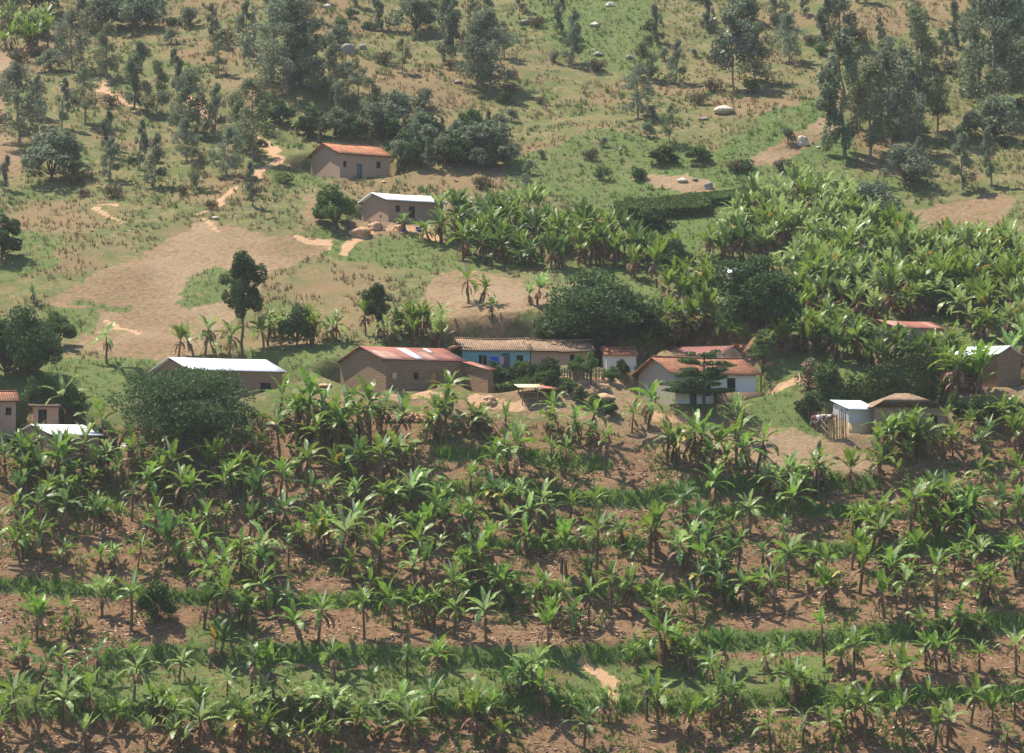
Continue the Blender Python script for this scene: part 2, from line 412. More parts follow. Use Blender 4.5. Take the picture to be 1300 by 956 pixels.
LIGHT_SOIL = [
    [(55, 382), (120, 345), (165, 325), (215, 300), (262, 288), (330, 290), (395, 300), (410, 312), (372, 335), (335, 362), (310, 395), (285, 430), (220, 455), (150, 455), (95, 442), (110, 415), (60, 395)],
    [(535, 378), (560, 345), (600, 345), (690, 365), (690, 388), (650, 402), (640, 428), (560, 428), (528, 402)],
    [(945, 205), (975, 185), (1010, 165), (1055, 152), (1060, 165), (1030, 190), (990, 212), (960, 213)],
    [(1150, 270), (1200, 258), (1262, 245), (1290, 248), (1285, 275), (1240, 288), (1160, 288)],
    [(-40, 115), (8, 125), (15, 160), (28, 200), (25, 228), (-40, 228)], [(-40, 60), (22, 65), (18, 88), (-40, 88)],
    [(690, 478), (800, 478), (805, 520), (905, 530), (970, 538), (1010, 540), (1080, 570), (1110, 603), (1000, 605), (900, 605), (820, 562), (720, 535), (640, 520), (600, 505), (600, 498), (640, 490)],
    [(412, 480), (425, 500), (490, 503), (560, 503), (610, 505), (640, 520), (600, 530), (560, 520), (500, 513), (440, 515), (408, 505)],
    [(800, 226), (870, 220), (908, 232), (900, 245), (830, 243)], [(380, 258), (398, 240), (405, 285), (388, 292)],
    [(1150, 468), (1230, 462), (1235, 500), (1190, 500)], [(455, 280), (560, 285), (560, 300), (450, 300)], [(1190, 480), (1320, 485), (1320, 505), (1190, 505)],
    [(1050, 555), (1110, 540), (1120, 580), (1090, 600)]]
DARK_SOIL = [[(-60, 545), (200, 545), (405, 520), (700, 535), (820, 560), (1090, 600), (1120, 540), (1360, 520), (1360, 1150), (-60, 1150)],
             [(900, 320), (1010, 262), (1080, 232), (1100, 300), (1320, 320), (1320, 470), (850, 460), (880, 400)],
             [(540, 300), (600, 262), (700, 260), (860, 320), (830, 400), (690, 345), (600, 340)]]
GREEN = [[(640, -60), (830, -60), (840, 100), (780, 92), (700, 60)],
         [(640, 205), (760, 165), (900, 190), (960, 165), (1060, 125), (1080, 210), (1010, 260), (900, 330), (860, 330), (780, 275), (650, 235)],
         [(345, 212), (430, 225), (400, 242), (340, 238)], [(955, 450), (1010, 450), (1025, 530), (1050, 560), (1000, 545), (955, 530), (950, 500)],
         [(600, 465), (690, 475), (692, 490), (600, 492)], [(395, 290), (470, 310), (560, 300), (600, 340), (540, 345), (440, 332), (390, 312)],
         [(1090, 292), (1320, 290), (1320, 335), (1100, 335)], [(-20, 460), (120, 455), (250, 452), (430, 436), (560, 430), (430, 480), (250, 500), (-20, 540)],
         [(1070, 210), (1150, 230), (1140, 290), (1060, 300), (1000, 265)], [(480, 507), (560, 507), (560, 514), (500, 514)], [(780, 485), (805, 485), (805, 508), (785, 505)],
         [(20, 290), (80, 310), (60, 345), (-30, 370)]]
HOLLOW = [(770, 250), (900, 195), (960, 170), (960, 150), (1040, 120), (1080, 150), (1085, 230), (1010, 265), (920, 330), (865, 335), (800, 290)]
OLIVE = [[(960, 425), (1100, 425), (1240, 470), (1100, 490), (1000, 478)], [(900, 320), (1010, 262), (1080, 232), (1100, 300), (1320, 320), (1320, 445), (980, 445), (880, 400)], [(540, 300), (600, 262), (700, 260), (860, 320), (830, 400), (690, 345), (600, 340)], [(90, 384), (165, 386), (165, 393), (90, 392)], [(238, 350), (275, 335), (295, 345), (285, 385), (240, 400), (225, 385)], [(50, 395), (125, 392), (118, 425), (60, 425)], [(90, 846), (700, 846), (1040, 832), (1060, 870), (1320, 872), (1320, 886), (900, 890), (-20, 902), (-20, 870)], [(230, 795), (300, 775), (340, 800), (240, 822)]]
PATHS = [([(322, 176), (345, 190), (357, 203), (345, 213), (332, 224)], 4.5), ([(122, 266), (135, 270), (150, 279)], 2), ([(305, 240), (288, 252), (255, 275)], 2),
         ([(262, 283), (280, 296)], 2), ([(375, 299), (390, 306), (412, 308)], 3), ([(745, 836), (755, 850), (768, 870), (775, 900)], 7),
         ([(180, 142), (150, 118), (112, 105)], 2.5), ([(436, 314), (458, 300), (475, 291)], 6), ([(500, 292), (530, 294), (560, 303)], 4), ([(1010, 478), (972, 500)], 4),
         ([(150, 262), (125, 262)], 1), ([(238, 125), (248, 140), (262, 150)], 5), ([(130, 405), (158, 412), (170, 425)], 2), ([(490, 505), (560, 505)], 3), ([(600, 505), (660, 512)], 6),
         ([(700, 484), (790, 484)], 4), ([(815, 530), (860, 535)], 4), ([(555, 270), (540, 290)], 2)]

def zones(x, y, z):
    u, v, d = project(np.stack([x, y, z], -1))
    ju = u + 16 * fbm(x / 3, y / 3, 51, 4); jv = v + 11 * fbm(x / 3, y / 3, 77, 4)
    ok = (y > 150)
    f = lambda P: np.any([inpoly(p, ju, jv) for p in P], axis=0) & ok
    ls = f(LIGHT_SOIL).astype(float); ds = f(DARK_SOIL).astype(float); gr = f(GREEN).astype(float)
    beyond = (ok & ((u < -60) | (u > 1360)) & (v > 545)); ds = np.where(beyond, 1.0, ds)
    pa = np.zeros_like(u)
    for pts, w in PATHS: pa = np.maximum(pa, np.clip(1.6 - dline(pts, ju, jv) / w, 0, 1))
    bk = f(OLIVE).astype(float) * .62
    for pts, w, h in BANKS: bk = np.maximum(bk, np.clip(1.5 - dline(pts, u, v + 3 * fbm(x, y, 5, 2)) / w, 0, 1))
    pa = pa * ok
    g2 = inpoly(HOLLOW, ju, jv) & ok & (ls < .5); gr = np.where(g2, 1.0, gr * .62)
    return ls * .66, ds, gr, pa, bk * ok

# ------------------------------------------------------------------ house sites (pads first)
# key: anchor photo pixel, yaw, length, width, wall height; anchor corner 'L' front-left or 'R' front-right
H = {
    'tiled_up': dict(px=(431.5, 227), a=35, L=5.2, W=4.9, h=2.3), 'metal_up': dict(px=(493, 283), a=33, L=5.4, W=4.4, h=1.95),
    'brick': dict(px=(490, 499), a=35, L=6.6, W=6.1, h=2.35), 'blue': dict(y=230.5, fr=4, px=(587, 474), a=8, L=5.0, W=4.6, h=1.75),
    'mudext': dict(y=231.2, fr=4, px=(674, 474), a=8, L=4.6, W=4.2, h=1.7), 'greysmall': dict(y=230.5, fr=3, px=(770, 472), a=6, L=2.2, W=3.0, h=1.25),
    'white': dict(px=(857, 513), a=28, L=6.7, W=5.1, h=2.25), 'redback': dict(y=231.5, fr=1, px=(918, 480), a=-32, L=5.2, W=3.3, h=1.75, anchor='R'),
    'shed': dict(px=(1077.5, 550), a=33, L=2.5, W=1.7, h=1.65), 'brown_hip': dict(px=(1112, 552), a=8, L=5.0, W=4.6, h=1.95),
    'red_right': dict(px=(1138, 446), a=35, L=4.8, W=3.7, h=1.75), 'dark_right': dict(px=(1266, 492), a=-40, L=3.6, W=3.3, h=2.35, anchor='R'),
    'metal_left': dict(px=(243, 511), a=35, L=7.4, W=5.6, h=2.3), 'red_left': dict(px=(20, 541), a=14, L=4.6, W=3.8, h=1.75, anchor='R'),
    'hut': dict(px=(42, 537), a=14, L=1.75, W=1.8, h=1.15), 'metal_corner': dict(px=(69, 592), a=35, L=3.4, W=6.0, h=2.1),
    'peek': dict(px=(926, 366), a=8, L=1.3, W=2.0, h=1.2), 'orange_back': dict(y=237.5, fr=0, px=(935, 462), a=5, L=2.6, W=2.4, h=1.0)}
for k, q in H.items():
    P = march(banked_h, [q['px'][0]], [q['px'][1]])[0]; a = R(q['a'])
    X = np.array([math.cos(a), math.sin(a), 0]); Y = np.array([-math.sin(a), math.cos(a), 0])
    if 'y' in q:
        dd = Fv + np.array([(q['px'][0] - CX) / FPX, 0, 0]) + Uv * (CY - q['px'][1]) / FPX; P = dd * (q['y'] / dd[1])
    if q.get('anchor') == 'R': P = P - X * q['L']
    fr = q.get('fr', 0); q['P'] = P; c = P + X * q['L'] / 2 + Y * (q['W'] - fr) / 2
    PADS.append((c[0], c[1], q['L'] / 2 + .5, (q['W'] + fr) / 2 + .5, a, P[2] + .01))

def local_pad(key, lx, ly, hx, hy, dz=0.0):
    q = H[key]; a = R(q['a']); P = q['P'] + np.array([math.cos(a), math.sin(a), 0]) * lx + np.array([-math.sin(a), math.cos(a), 0]) * ly
    PADS.append((P[0], P[1], hx, hy, a, q['P'][2] + dz))
local_pad('brick', 7.6, -1.9, 1.6, 2.0, -.02)
# ------------------------------------------------------------------ ground sheet
def axis(lo, hi, step, end_lo, end_hi, g=1.18):
    mid = list(np.arange(lo, hi + 1e-6, step)); a, s = [], step
    p = lo
    while p > end_lo: s *= g; p -= s; a.append(p)
    b, s, p = [], step, hi
    while p < end_hi: s *= g; p += s; b.append(p)
    return np.array(a[::-1] + mid + b)
xs = axis(-62, 62, .36, -900, 900); ys = axis(178, 345, .36, -500, 1300)
XX, YY = np.meshgrid(xs, ys); ZZ = height(XX, YY)
nx, ny = len(xs), len(ys)
V = np.stack([XX, YY, ZZ], -1).reshape(-1, 3)
ii = np.arange(ny - 1)[:, None] * nx + np.arange(nx - 1)[None]; ii = ii.ravel()
Fq = np.stack([ii, ii + 1, ii + nx + 1, ii + nx], -1)
g = MB().add(V, Fq).build('ground', M['ground'], smooth=True)
tag(g, kind='structure')
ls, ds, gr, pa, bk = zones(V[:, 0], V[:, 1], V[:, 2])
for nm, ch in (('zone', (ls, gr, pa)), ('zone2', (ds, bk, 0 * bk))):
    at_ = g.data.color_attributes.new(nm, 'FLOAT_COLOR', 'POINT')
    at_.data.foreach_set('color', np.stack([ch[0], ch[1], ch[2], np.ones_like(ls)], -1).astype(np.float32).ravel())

# ------------------------------------------------------------------ leaf clouds
def rand_unit(n, r=rng):
    v = r.normal(size=(n, 3)); return v / np.linalg.norm(v, axis=1)[:, None]
def leaves(mb, P, s1, s2, r, m=0, up=.0, droop=0):
    n = len(P); T = rand_unit(n, r); T[:, 2] -= droop; T /= np.linalg.norm(T, axis=1)[:, None]
    N = rand_unit(n, r); N[:, 2] += up; S = np.cross(T, N); S /= np.linalg.norm(S, axis=1)[:, None] + 1e-9
    k = r.uniform(.6, 1.35, n)[:, None]; l = s1 * k / 2; w = s2 * k / 2
    V = np.stack([P - T * l, P + S * w, P + T * l, P - S * w], 1)
    F = np.arange(n * 4).reshape(n, 4); mb.add(V.reshape(-1, 3), F, m)
def cloud(blobs, n, r, shell=.5):
    vol = np.array([b[1][0] * b[1][1] * b[1][2] for b in blobs]) ** .75; cnt = r.multinomial(n, vol / vol.sum()); out = []
    for (c, rad), k in zip(blobs, cnt):
        d = rand_unit(k, r); q = r.uniform(0, 1, k) ** (1 / 3.0) * (1 - shell) + shell * r.uniform(.75, 1.08, k)
        out.append(np.asarray(c) + d * q[:, None] * np.asarray(rad))
    return np.vstack(out)

def limb(mb, a, b, r0, r1, r, n=5, bend=.12):
    a = np.asarray(a, float); b = np.asarray(b, float); k = 5; t = np.linspace(0, 1, k)[:, None]
    P = a + (b - a) * t; L = np.linalg.norm(b - a); P[1:-1] += r.normal(size=(k - 2, 3)) * L * bend * .3
    mb.tube(P, np.linspace(r0, r1, k), n)

# every prototype: (name of thing, list of (part, MB, material))
def euc(seed, h=8, w=3.2, mat='euc', dens=3000, start=.08, nb=20, columnar=True, leaf=(.27, .11), bark='bark'):
    r = np.random.default_rng(seed); tr = MB(); cr = MB()
    top = np.array([r.normal() * .25, r.normal() * .25, h * .95]); k = 8; t = np.linspace(0, 1, k)[:, None]
    P = t * top; P[1:-1, :2] += r.normal(size=(k - 2, 2)) * .07 * h / 8; P[0, 2] = -.4
    tr.tube(P, np.linspace(.13, .025, k) * h / 8, 7); blobs = []
    for i in range(nb):
        f = start + (1 - start) * (i + r.uniform(0, .8)) / nb; base = top * f; az = r.uniform(0, 2 * math.pi)
        prof = math.sin(math.pi * min(1, (f - start) / (1 - start) * .78 + .2)) ** .7
        ln = w / 2 * prof * r.uniform(.45, 1.05); e = base + np.array([math.cos(az) * ln, math.sin(az) * ln, r.uniform(.15, .6) * ln + .2])
        limb(tr, base, e, .045 * h / 8, .012, r)
        blobs.append((e, (r.uniform(.3, .62) * w / 3.2, r.uniform(.3, .62) * w / 3.2, r.uniform(.45, .95) * h / 8)))
        if r.uniform() < .6: blobs.append((base * .5 + e * .5 + (0, 0, .3), (.35 * w / 3.2, .35 * w / 3.2, .5)))
    blobs.append((top, (.35, .35, .7)))
    leaves(cr, cloud(blobs, int(dens * 1.4), r, .1), leaf[0], leaf[1], r, 0, .3, .5)
    return [('trunk', tr, M[bark]), ('crown', cr, M[mat])]

def roundtree(seed, h=5, w=5, trunk=1.0, mat='bush', dens=5000, leaf=(.26, .17), nb=22, bark='bark_dark'):
    r = np.random.default_rng(seed); tr = MB(); cr = MB(); blobs = []
    ch = h - trunk; fork = np.array([0, 0, trunk * .8 + .1])
    tr.tube([(0, 0, -.4), (.03, .02, trunk * .4), fork], [.16 * w / 4, .12 * w / 4, .10 * w / 4], 7)
    nb = int(nb * 1.5)
    for i in range(nb):
        d = rand_unit(1, r)[0]; d[2] = abs(d[2]) * 1.45 - .45; q = r.uniform(.4, .95) if i else .85; d = d if i else np.array([0, 0, 1.0])
        e = np.array([d[0] * w / 2 * q, d[1] * w / 2 * q, trunk + ch * .38 + d[2] * ch * .56 * q])
        if i % 2 == 0: limb(tr, fork, e, .06 * w / 4, .02, r)
        s = r.uniform(.07, .19); blobs.append((e, (w * s, w * s, ch * s * r.uniform(.6, 1.0))))
    leaves(cr, cloud(blobs, dens, r, .55), leaf[0], leaf[1], r, 0, .5)
    return [('trunk', tr, M[bark]), ('crown', cr, M[mat])]

def shrub(seed, h=1.4, w=2.0, mat='bush', dens=900, leaf=(.17, .10), nb=9):
    r = np.random.default_rng(seed); st = MB(); cr = MB(); blobs = []
    for i in range(nb):
        az = r.uniform(0, 6.28); q = r.uniform(0, .8); e = np.array([math.cos(az) * w / 2 * q, math.sin(az) * w / 2 * q, h * r.uniform(.25, .8)])
        limb(st, (r.normal() * .05, r.normal() * .05, -.15), e, .03, .01, r, 4)
        blobs.append((e, (w * r.uniform(.14, .25), w * r.uniform(.14, .25), h * r.uniform(.18, .3))))
    leaves(cr, cloud(blobs, dens, r, .4), leaf[0], leaf[1], r, 0, .4)
    return [('stems', st, M['bark_dark']), ('foliage', cr, M[mat])]

def layered(seed, h=4.0, w=6.0, mat='bush_dark', layers=6, dens=9500):
    r = np.random.default_rng(seed); tr = MB(); cr = MB(); blobs = []
    tr.tube([(0, 0, -.4), (.05, 0, h * .4), (0, .05, h * .95)], [.15, .11, .04], 7)
    for i in range(layers):
        z = h * (.38 + .60 * i / (layers - 1)); ww = w / 2 * (1.0 - .55 * (i / (layers - 1)) ** 1.4)
        for j in range(6):
            az = r.uniform(0, 6.28); q = r.uniform(.25, .75); e = np.array([math.cos(az) * ww * q, math.sin(az) * ww * q, z + r.normal() * .12])
            limb(tr, (0, 0, z - .3), e, .04, .015, r, 4); blobs.append((e, (ww * .33, ww * .33, .16)))
    leaves(cr, cloud(blobs, dens, r, .2), .17, .1, r, 0, 1.3)
    return [('trunk', tr, M['bark_dark']), ('crown', cr, M[mat])]

# ------------------------------------------------------------------ banana plants
def banana_leaf(mb, base, az, e0, droop, L, W, r, m, torn=1.0):
    n = 11; t = np.linspace(0, 1, n + 1); e = e0 - droop * t ** 1.25
    step = L / n; P = [np.asarray(base, float)]; Ts = []
    side = np.array([-math.sin(az), math.cos(az), 0]); roll = r.normal() * .25
    for i in range(n + 1):
        T = np.array([math.cos(az) * math.cos(e[i]), math.sin(az) * math.cos(e[i]), math.sin(e[i])]); Ts.append(T)
        if i < n: P.append(P[-1] + T * step)
    P = np.array(P); Ts = np.array(Ts)
    w = W * np.clip((t - .1) / .14, 0, 1) ** .7 * np.clip((1.02 - t) / .42, 0, 1) ** .6 / 2; w[t <= .1] = .018
    up = np.cross(Ts, side); up *= np.sign(np.sum(up * np.array([0, 0, 1])[None], 1) + 1e-6)[:, None]
    S = side * math.cos(roll) + up * math.sin(roll)
    for sg in (-1, 1):
        i = 0; V = []; F = []
        while i < n:
            k = int(r.integers(1, 4)) if torn > 0 else n; k = min(k, n - i)
            fo = r.uniform(.0, .45) - torn * r.uniform(0, .75) * t[i] ; off = r.normal() * .03 * torn
            for j in range(i, i + k):
                sh0 = .012 if (j == i and torn and i > 1) else 0; sw = .22
                a0 = P[j]; a1 = P[j + 1]
                d0 = (S[j] * sg * math.cos(fo) + up[j] * math.sin(fo) + Ts[j] * (sw + off)); d1 = (S[j + 1] * sg * math.cos(fo) + up[j + 1] * math.sin(fo) + Ts[j + 1] * (sw + off))
                b0 = a0 + d0 * w[j] + Ts[j] * (.075 * L / 2 if j == i and torn and i > 1 else 0); b1 = a1 + d1 * w[j + 1]
                q = len(V); V += [a0, a1, b1, b0]; F.append((q, q + 1, q + 2, q + 3) if sg > 0 else (q + 3, q + 2, q + 1, q))
            i += k
        # weld the shared rib so one leaf stays one island
        mb.add(V, F, m)
    return mb

def banana_stem_set(r, hs, nl, L, spread, lean, style):
    """returns (stem MB, crown MB, dry MB)"""
    st, cr, dr = MB(), MB(), MB()
    top = np.array([lean[0], lean[1], hs]); mid = top * .5 + np.array([lean[0] * -.1, 0, 0])
    st.tube([(0, 0, -.3), mid * .5, mid, top * .8, top], [.115, .10, .085, .075, .055], 7)
    ga = r.uniform(0, 6.28)
    for i in range(nl):
        f = i / max(nl - 1, 1); az = ga + i * 2.4 + r.normal() * .2
        if style == 'up': e0 = R(55 + 28 * f + r.normal() * 6); dp = R(25 + 40 * (1 - f)) * r.uniform(.4, 1.2)
        elif style == 'mid': e0 = R(4 + 76 * f + r.normal() * 10); dp = R(95 - 45 * f) * r.uniform(.7, 1.2)
        else: e0 = R(-6 + 80 * f + r.normal() * 10); dp = R(92 - 45 * f) * r.uniform(.7, 1.25)
        l = L * (.8 + .3 * math.sin(math.pi * (.25 + .6 * f))) * r.uniform(.95, 1.25)
        m = 0
        if i <= 1 and r.uniform() < .14: m = 1
        banana_leaf(cr, top * (.93 + .07 * f), az, e0, dp, l, l * r.uniform(.19, .26), r, m, .35 + .65 * (1 - f))
    if style != 'up' or r.uniform() < .6:
        banana_leaf(cr, top, r.uniform(0, 6.28), R(r.uniform(68, 86)), R(12), L * r.uniform(.65, .95), L * .15, r, 2 if r.uniform() < .6 else 0, 0)
    for i in range(int(r.integers(4, 9))):
        banana_leaf(dr, top * r.uniform(.72, .92), r.uniform(0, 6.28), R(r.uniform(-45, -5)), R(r.uniform(50, 80)), L * r.uniform(.5, .9), L * .17, r, 0, 1)
    return st, cr, dr

def banana_proto(seed, stems, style='mid', hs=2.0, L=1.9):
    r = np.random.default_rng(seed); out = []
    for k in range(stems):
        s = 1.0 if k == 0 else r.uniform(.55, .95)
        off = np.array([0, 0, 0]) if k == 0 else np.array([r.normal() * .45, r.normal() * .45, 0])
        lean = r.normal(size=2) * .16 + (off[:2] * .5)
        st, cr, dr = banana_stem_set(r, hs * s * r.uniform(.9, 1.1), int(r.integers(8, 13)), L * (.6 + .4 * s), 1, lean, style)
        out.append((off, st, cr, dr))
    return out
BANANA = {'field': [banana_proto(100 + i, n, sty, hs, L) for i, (n, sty, hs, L) in enumerate(
    [(1, 'mid', 2.1, 1.65), (1, 'flat', 2.3, 1.6), (2, 'mid', 2.0, 1.6), (2, 'flat', 2.2, 1.7), (3, 'mid', 2.1, 1.5), (1, 'up', 1.8, 1.6), (1, 'mid', 1.3, 1.2), (3, 'flat', 2.0, 1.55),
     (2, 'up', 1.9, 1.6), (1, 'flat', 1.7, 1.4), (4, 'mid', 2.2, 1.5), (1, 'mid', 2.7, 1.4)])],
    'grove': [banana_proto(200 + i, n, sty, hs, L) for i, (n, sty, hs, L) in enumerate(
    [(2, 'up', 1.9, 1.75), (3, 'up', 2.0, 1.8), (2, 'mid', 2.1, 1.8), (3, 'up', 2.2, 1.7), (3, 'mid', 1.9, 1.7), (1, 'up', 2.3, 1.8)])]}
banana_stems_word = {1: 'single-stemmed', 2: 'two-stemmed', 3: 'three-stemmed', 4: 'four-stemmed'}
BP = {}
def banana_thing(kind, idx, leafmat, P, rz, sc):
    key = (kind, idx, leafmat)
    if key not in BP:
        root = empty('banana_plant'); objs = []
        for off, st, cr, dr in BANANA[kind][idx]:
            s = st.build('pseudostem', M['banana_stem'], root, True); s.location = off
            c = cr.build('leaf_crown', [M[leafmat], M['banana_yellow'], M['banana_new']], s); d = dr.build('dry_leaves', [M['banana_dry']], s)
            objs += [s, c, d]
        kidify(objs); BP[key] = root; o = root
    else: o = copy_tree(BP[key])
    o.location = P; o.rotation_euler = (random.uniform(-.1, .1), random.uniform(-.1, .1), rz); o.scale = (sc, sc, sc)
    return o

ORD = ['first', 'second', 'third', 'fourth', 'fifth', 'sixth', 'seventh', 'eighth', 'ninth', 'tenth', 'eleventh', 'twelfth', 'thirteenth', 'fourteenth', 'fifteenth',
       'sixteenth', 'seventeenth', 'eighteenth', 'nineteenth']
TENS = {2: ('twentieth', 'twenty-'), 3: ('thirtieth', 'thirty-'), 4: ('fortieth', 'forty-'), 5: ('fiftieth', 'fifty-')}
def ordinal(n):
    if n <= 19: return ORD[n - 1]
    t, o = divmod(n, 10)
    return TENS[t][0] if o == 0 else TENS[t][1] + ORD[o - 1]

# rows of the plantation: (v left, v right, u0, u1, spacing, jitter_v, phrase)
ROWS = [(553, 560, 398, 810, 44, 8, 'just below the brick house'),
        (560, 556, 1118, 1305, 30, 6, 'below the hip-roofed house'),
        (590, 588, 15, 395, 33, 7, 'below the big dark bush'),
        (592, 600, 400, 970, 47, 8, 'two rows below the brick house'),
        (588, 586, 1098, 1305, 31, 7, 'two rows below the hip-roofed house'),
        (622, 634, 0, 1305, 31, 9, 'along the first long grass strip'),
        (655, 662, 0, 1305, 32, 9, 'three rows above the middle grass strip'),
        (686, 692, 0, 1305, 33, 9, 'two rows above the middle grass strip'),
        (718, 722, 0, 1305, 35, 9, 'just above the middle grass strip'),
        (752, 752, 0, 1305, 42, 7, 'on the middle grass strip'),
        (788, 782, 0, 1305, 43, 10, 'on bare earth above the broad lower strip'),
        (822, 808, 0, 1305, 46, 7, 'on the broad lower grass strip'),
        (858, 852, 0, 1305, 44, 8, 'just below the broad lower strip'),
        (892, 888, 0, 1305, 46, 8, 'three rows above the bottom edge'),
        (925, 922, 0, 1305, 44, 8, 'two rows above the bottom edge'),
        (952, 952, 0, 1305, 46, 5, 'in the lowest row at the bottom edge')]
KEEP_OUT = [[(930, 535), (1090, 545), (1098, 606), (960, 606)], [(185, 740), (215, 740), (240, 812), (170, 812)], [(690, 478), (815, 478), (815, 525), (690, 525)], [(728, 836), (765, 836), (795, 900), (745, 880)],
            [(470, 500), (560, 505), (548, 540), (480, 540)]]
ROWSC = {'below the hip-roofed house': .7, 'just below the brick house': .85}
plants = []      # dict(u, v, phrase, kind, idx, mat, sc)
def lowmix(u, v):
    x = random.random()
    if u < 420 and v < 690: return 'banana' if x < .6 else 'banana_dark'
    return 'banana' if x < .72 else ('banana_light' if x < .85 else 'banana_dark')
for vl, vr, u0, u1, sp, jv, ph in ROWS:
    u = u0 + random.uniform(0, sp)
    while u < u1:
        vv = vl + (vr - vl) * (u - u0) / (u1 - u0) + random.uniform(-jv, jv) * 1.35
        dense = fbm(u / 130.0, vv / 60.0, 5, 2)
        if not any(bool(inpoly(p, np.array([u]), np.array([vv]))[0]) for p in KEEP_OUT) and dense > -.62 and not (560 < u < 900 and vv < 690 and random.random() < .3) and not (vv > 770 and random.random() < .12) and not (845 < vv < 885 and 300 < u < 1010 and random.random() < .5) and not any(dline(bp, np.array([u]), np.array([vv]))[0] < bw * .9 for bp, bw, _h in BANKS):
            idx = random.choices(range(12), [11, 9, 8, 6, 4, 9, 8, 4, 5, 6, 2, 9])[0]
            plants.append(dict(u=u, v=vv, ph=ph, kind='field', idx=idx, mat=lowmix(u, vv), sc=random.choice([random.uniform(.55, .75), random.uniform(.75, 1.0), random.uniform(.8, 1.0), random.uniform(.9, 1.18)]) * ROWSC.get(ph, 1)))
        u += sp * .86 * random.choice([.4, .75, 1.0, 1.25, 1.5])
HAND = [(28, 604, 4, 'banana', 1.0, 'banana clump before the pale iron-roofed house at lower left'), (72, 612, 2, 'banana', 1.0, 'banana clump right of the lower left iron-roofed house wall'), (104, 600, 3, 'banana_light', 1.0, 'banana clump at the right end of the lower left iron roof'), (885, 596, 7, 'banana', 1.25, 'tall banana clump in front of the layered tree and white house'), (470, 566, 10, 'banana', 1.3, 'tall dense banana clump at the left end of the brick house'),
        (566, 560, 4, 'banana', 1.2, 'banana clump below the wooden door of the brick house'), (823, 545, 0, 'banana', 1.0, 'lone banana plant below the vent gable of the white house'),
        (932, 556, 5, 'banana_light', .95, 'small banana plant at the right corner of the white house terrace wall'), (960, 600, 2, 'banana', 1.05, 'banana plant on the left edge of the bare earth plot'),
        (845, 850, 7, 'banana', 1.15, 'large dark clump on the lower strip right of the footpath'), (295, 810, 1, 'banana', 1.2, 'tall isolated banana plant right of the round dark bush'),
        (500, 800, 1, 'banana', .85, 'lone slim banana plant on bare earth, lower middle'), (655, 610, 3, 'banana', 1.15, 'banana clump on the first slope below the open shelter'),
        (390, 560, 10, 'banana', 1.35, 'tall banana clump at the right end of the white iron roof'), (355, 545, 3, 'banana', 1.1, 'banana plant leaning over the right wall of the iron-roofed house'),
        (425, 575, 10, 'banana', 1.2, 'dense banana clump left of the brick house platform'),
        (700, 545, 0, 'banana', .8, 'small banana plant directly below the open shelter'), (745, 560, 2, 'banana', .95, 'banana plant right of and below the open shelter'),
        (572, 528, 0, 'banana', .95, 'banana plant just right of the orange wooden door')]
for u, v, i, m, s, lab in HAND: plants.append(dict(u=u, v=v, ph=None, lab=lab, kind='field', idx=i, mat=m, sc=s, hand=True))
UP_ROWS = [  # v, u0, u1, spacing, jitter, mat choices, kind, scale
    (292, 556, 690, 15, 5, ('banana_dark', 'banana_light'), 'grove', .9), (308, 560, 760, 16, 5, ('banana_dark', 'banana'), 'grove', .9), (322, 585, 810, 17, 5, ('banana_dark', 'banana'), 'grove', .9),
    (338, 610, 880, 19, 5, ('banana', 'banana_dark'), 'grove', .85), (360, 800, 900, 22, 6, ('banana',), 'grove', .8), (385, 830, 900, 22, 6, ('banana',), 'grove', .85),
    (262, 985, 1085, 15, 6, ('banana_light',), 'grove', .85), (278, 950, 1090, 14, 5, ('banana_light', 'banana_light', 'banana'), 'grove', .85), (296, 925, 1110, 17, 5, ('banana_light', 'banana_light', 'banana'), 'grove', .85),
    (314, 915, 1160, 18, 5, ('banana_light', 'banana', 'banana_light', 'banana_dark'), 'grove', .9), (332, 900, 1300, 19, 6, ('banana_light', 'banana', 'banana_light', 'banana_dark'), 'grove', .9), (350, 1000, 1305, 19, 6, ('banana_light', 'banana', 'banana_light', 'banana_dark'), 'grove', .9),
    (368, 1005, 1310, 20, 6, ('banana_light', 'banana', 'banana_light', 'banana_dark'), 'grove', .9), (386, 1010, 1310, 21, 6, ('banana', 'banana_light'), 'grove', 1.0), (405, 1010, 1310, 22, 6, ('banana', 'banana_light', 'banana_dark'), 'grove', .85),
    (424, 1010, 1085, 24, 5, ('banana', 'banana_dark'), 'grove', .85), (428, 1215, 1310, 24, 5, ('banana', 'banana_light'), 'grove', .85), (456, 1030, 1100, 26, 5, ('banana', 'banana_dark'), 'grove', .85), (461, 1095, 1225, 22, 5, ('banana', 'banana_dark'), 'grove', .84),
    (446, 1000, 1090, 22, 5, ('banana', 'banana_light'), 'grove', .8), (472, 1090, 1225, 26, 4, ('banana', 'banana_dark'), 'grove', .7), (438, 838, 912, 15, 3, ('banana',), 'grove', 1.05), (445, 470, 560, 24, 5, ('banana', 'banana_light'), 'grove', .8), (455, 215, 300, 28, 4, ('banana', 'banana_light'), 'field', .8),
    (436, 320, 440, 26, 5, ('banana', 'banana_light'), 'grove', .75), (62, 10, 70, 17, 5, ('banana',), 'grove', .8), (40, 0, 60, 17, 5, ('banana_light',), 'grove', .8),
    (428, 455, 560, 22, 5, ('banana', 'banana_light'), 'grove', .75)]
for v, u0, u1, sp, jv, mats, kd, sc in UP_ROWS:
    u = u0 + random.uniform(0, sp)
    while u < u1:
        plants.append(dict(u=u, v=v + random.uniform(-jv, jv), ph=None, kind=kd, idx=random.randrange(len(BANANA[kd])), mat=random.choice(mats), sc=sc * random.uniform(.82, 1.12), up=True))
        u += sp * random.uniform(.6, 1.4)
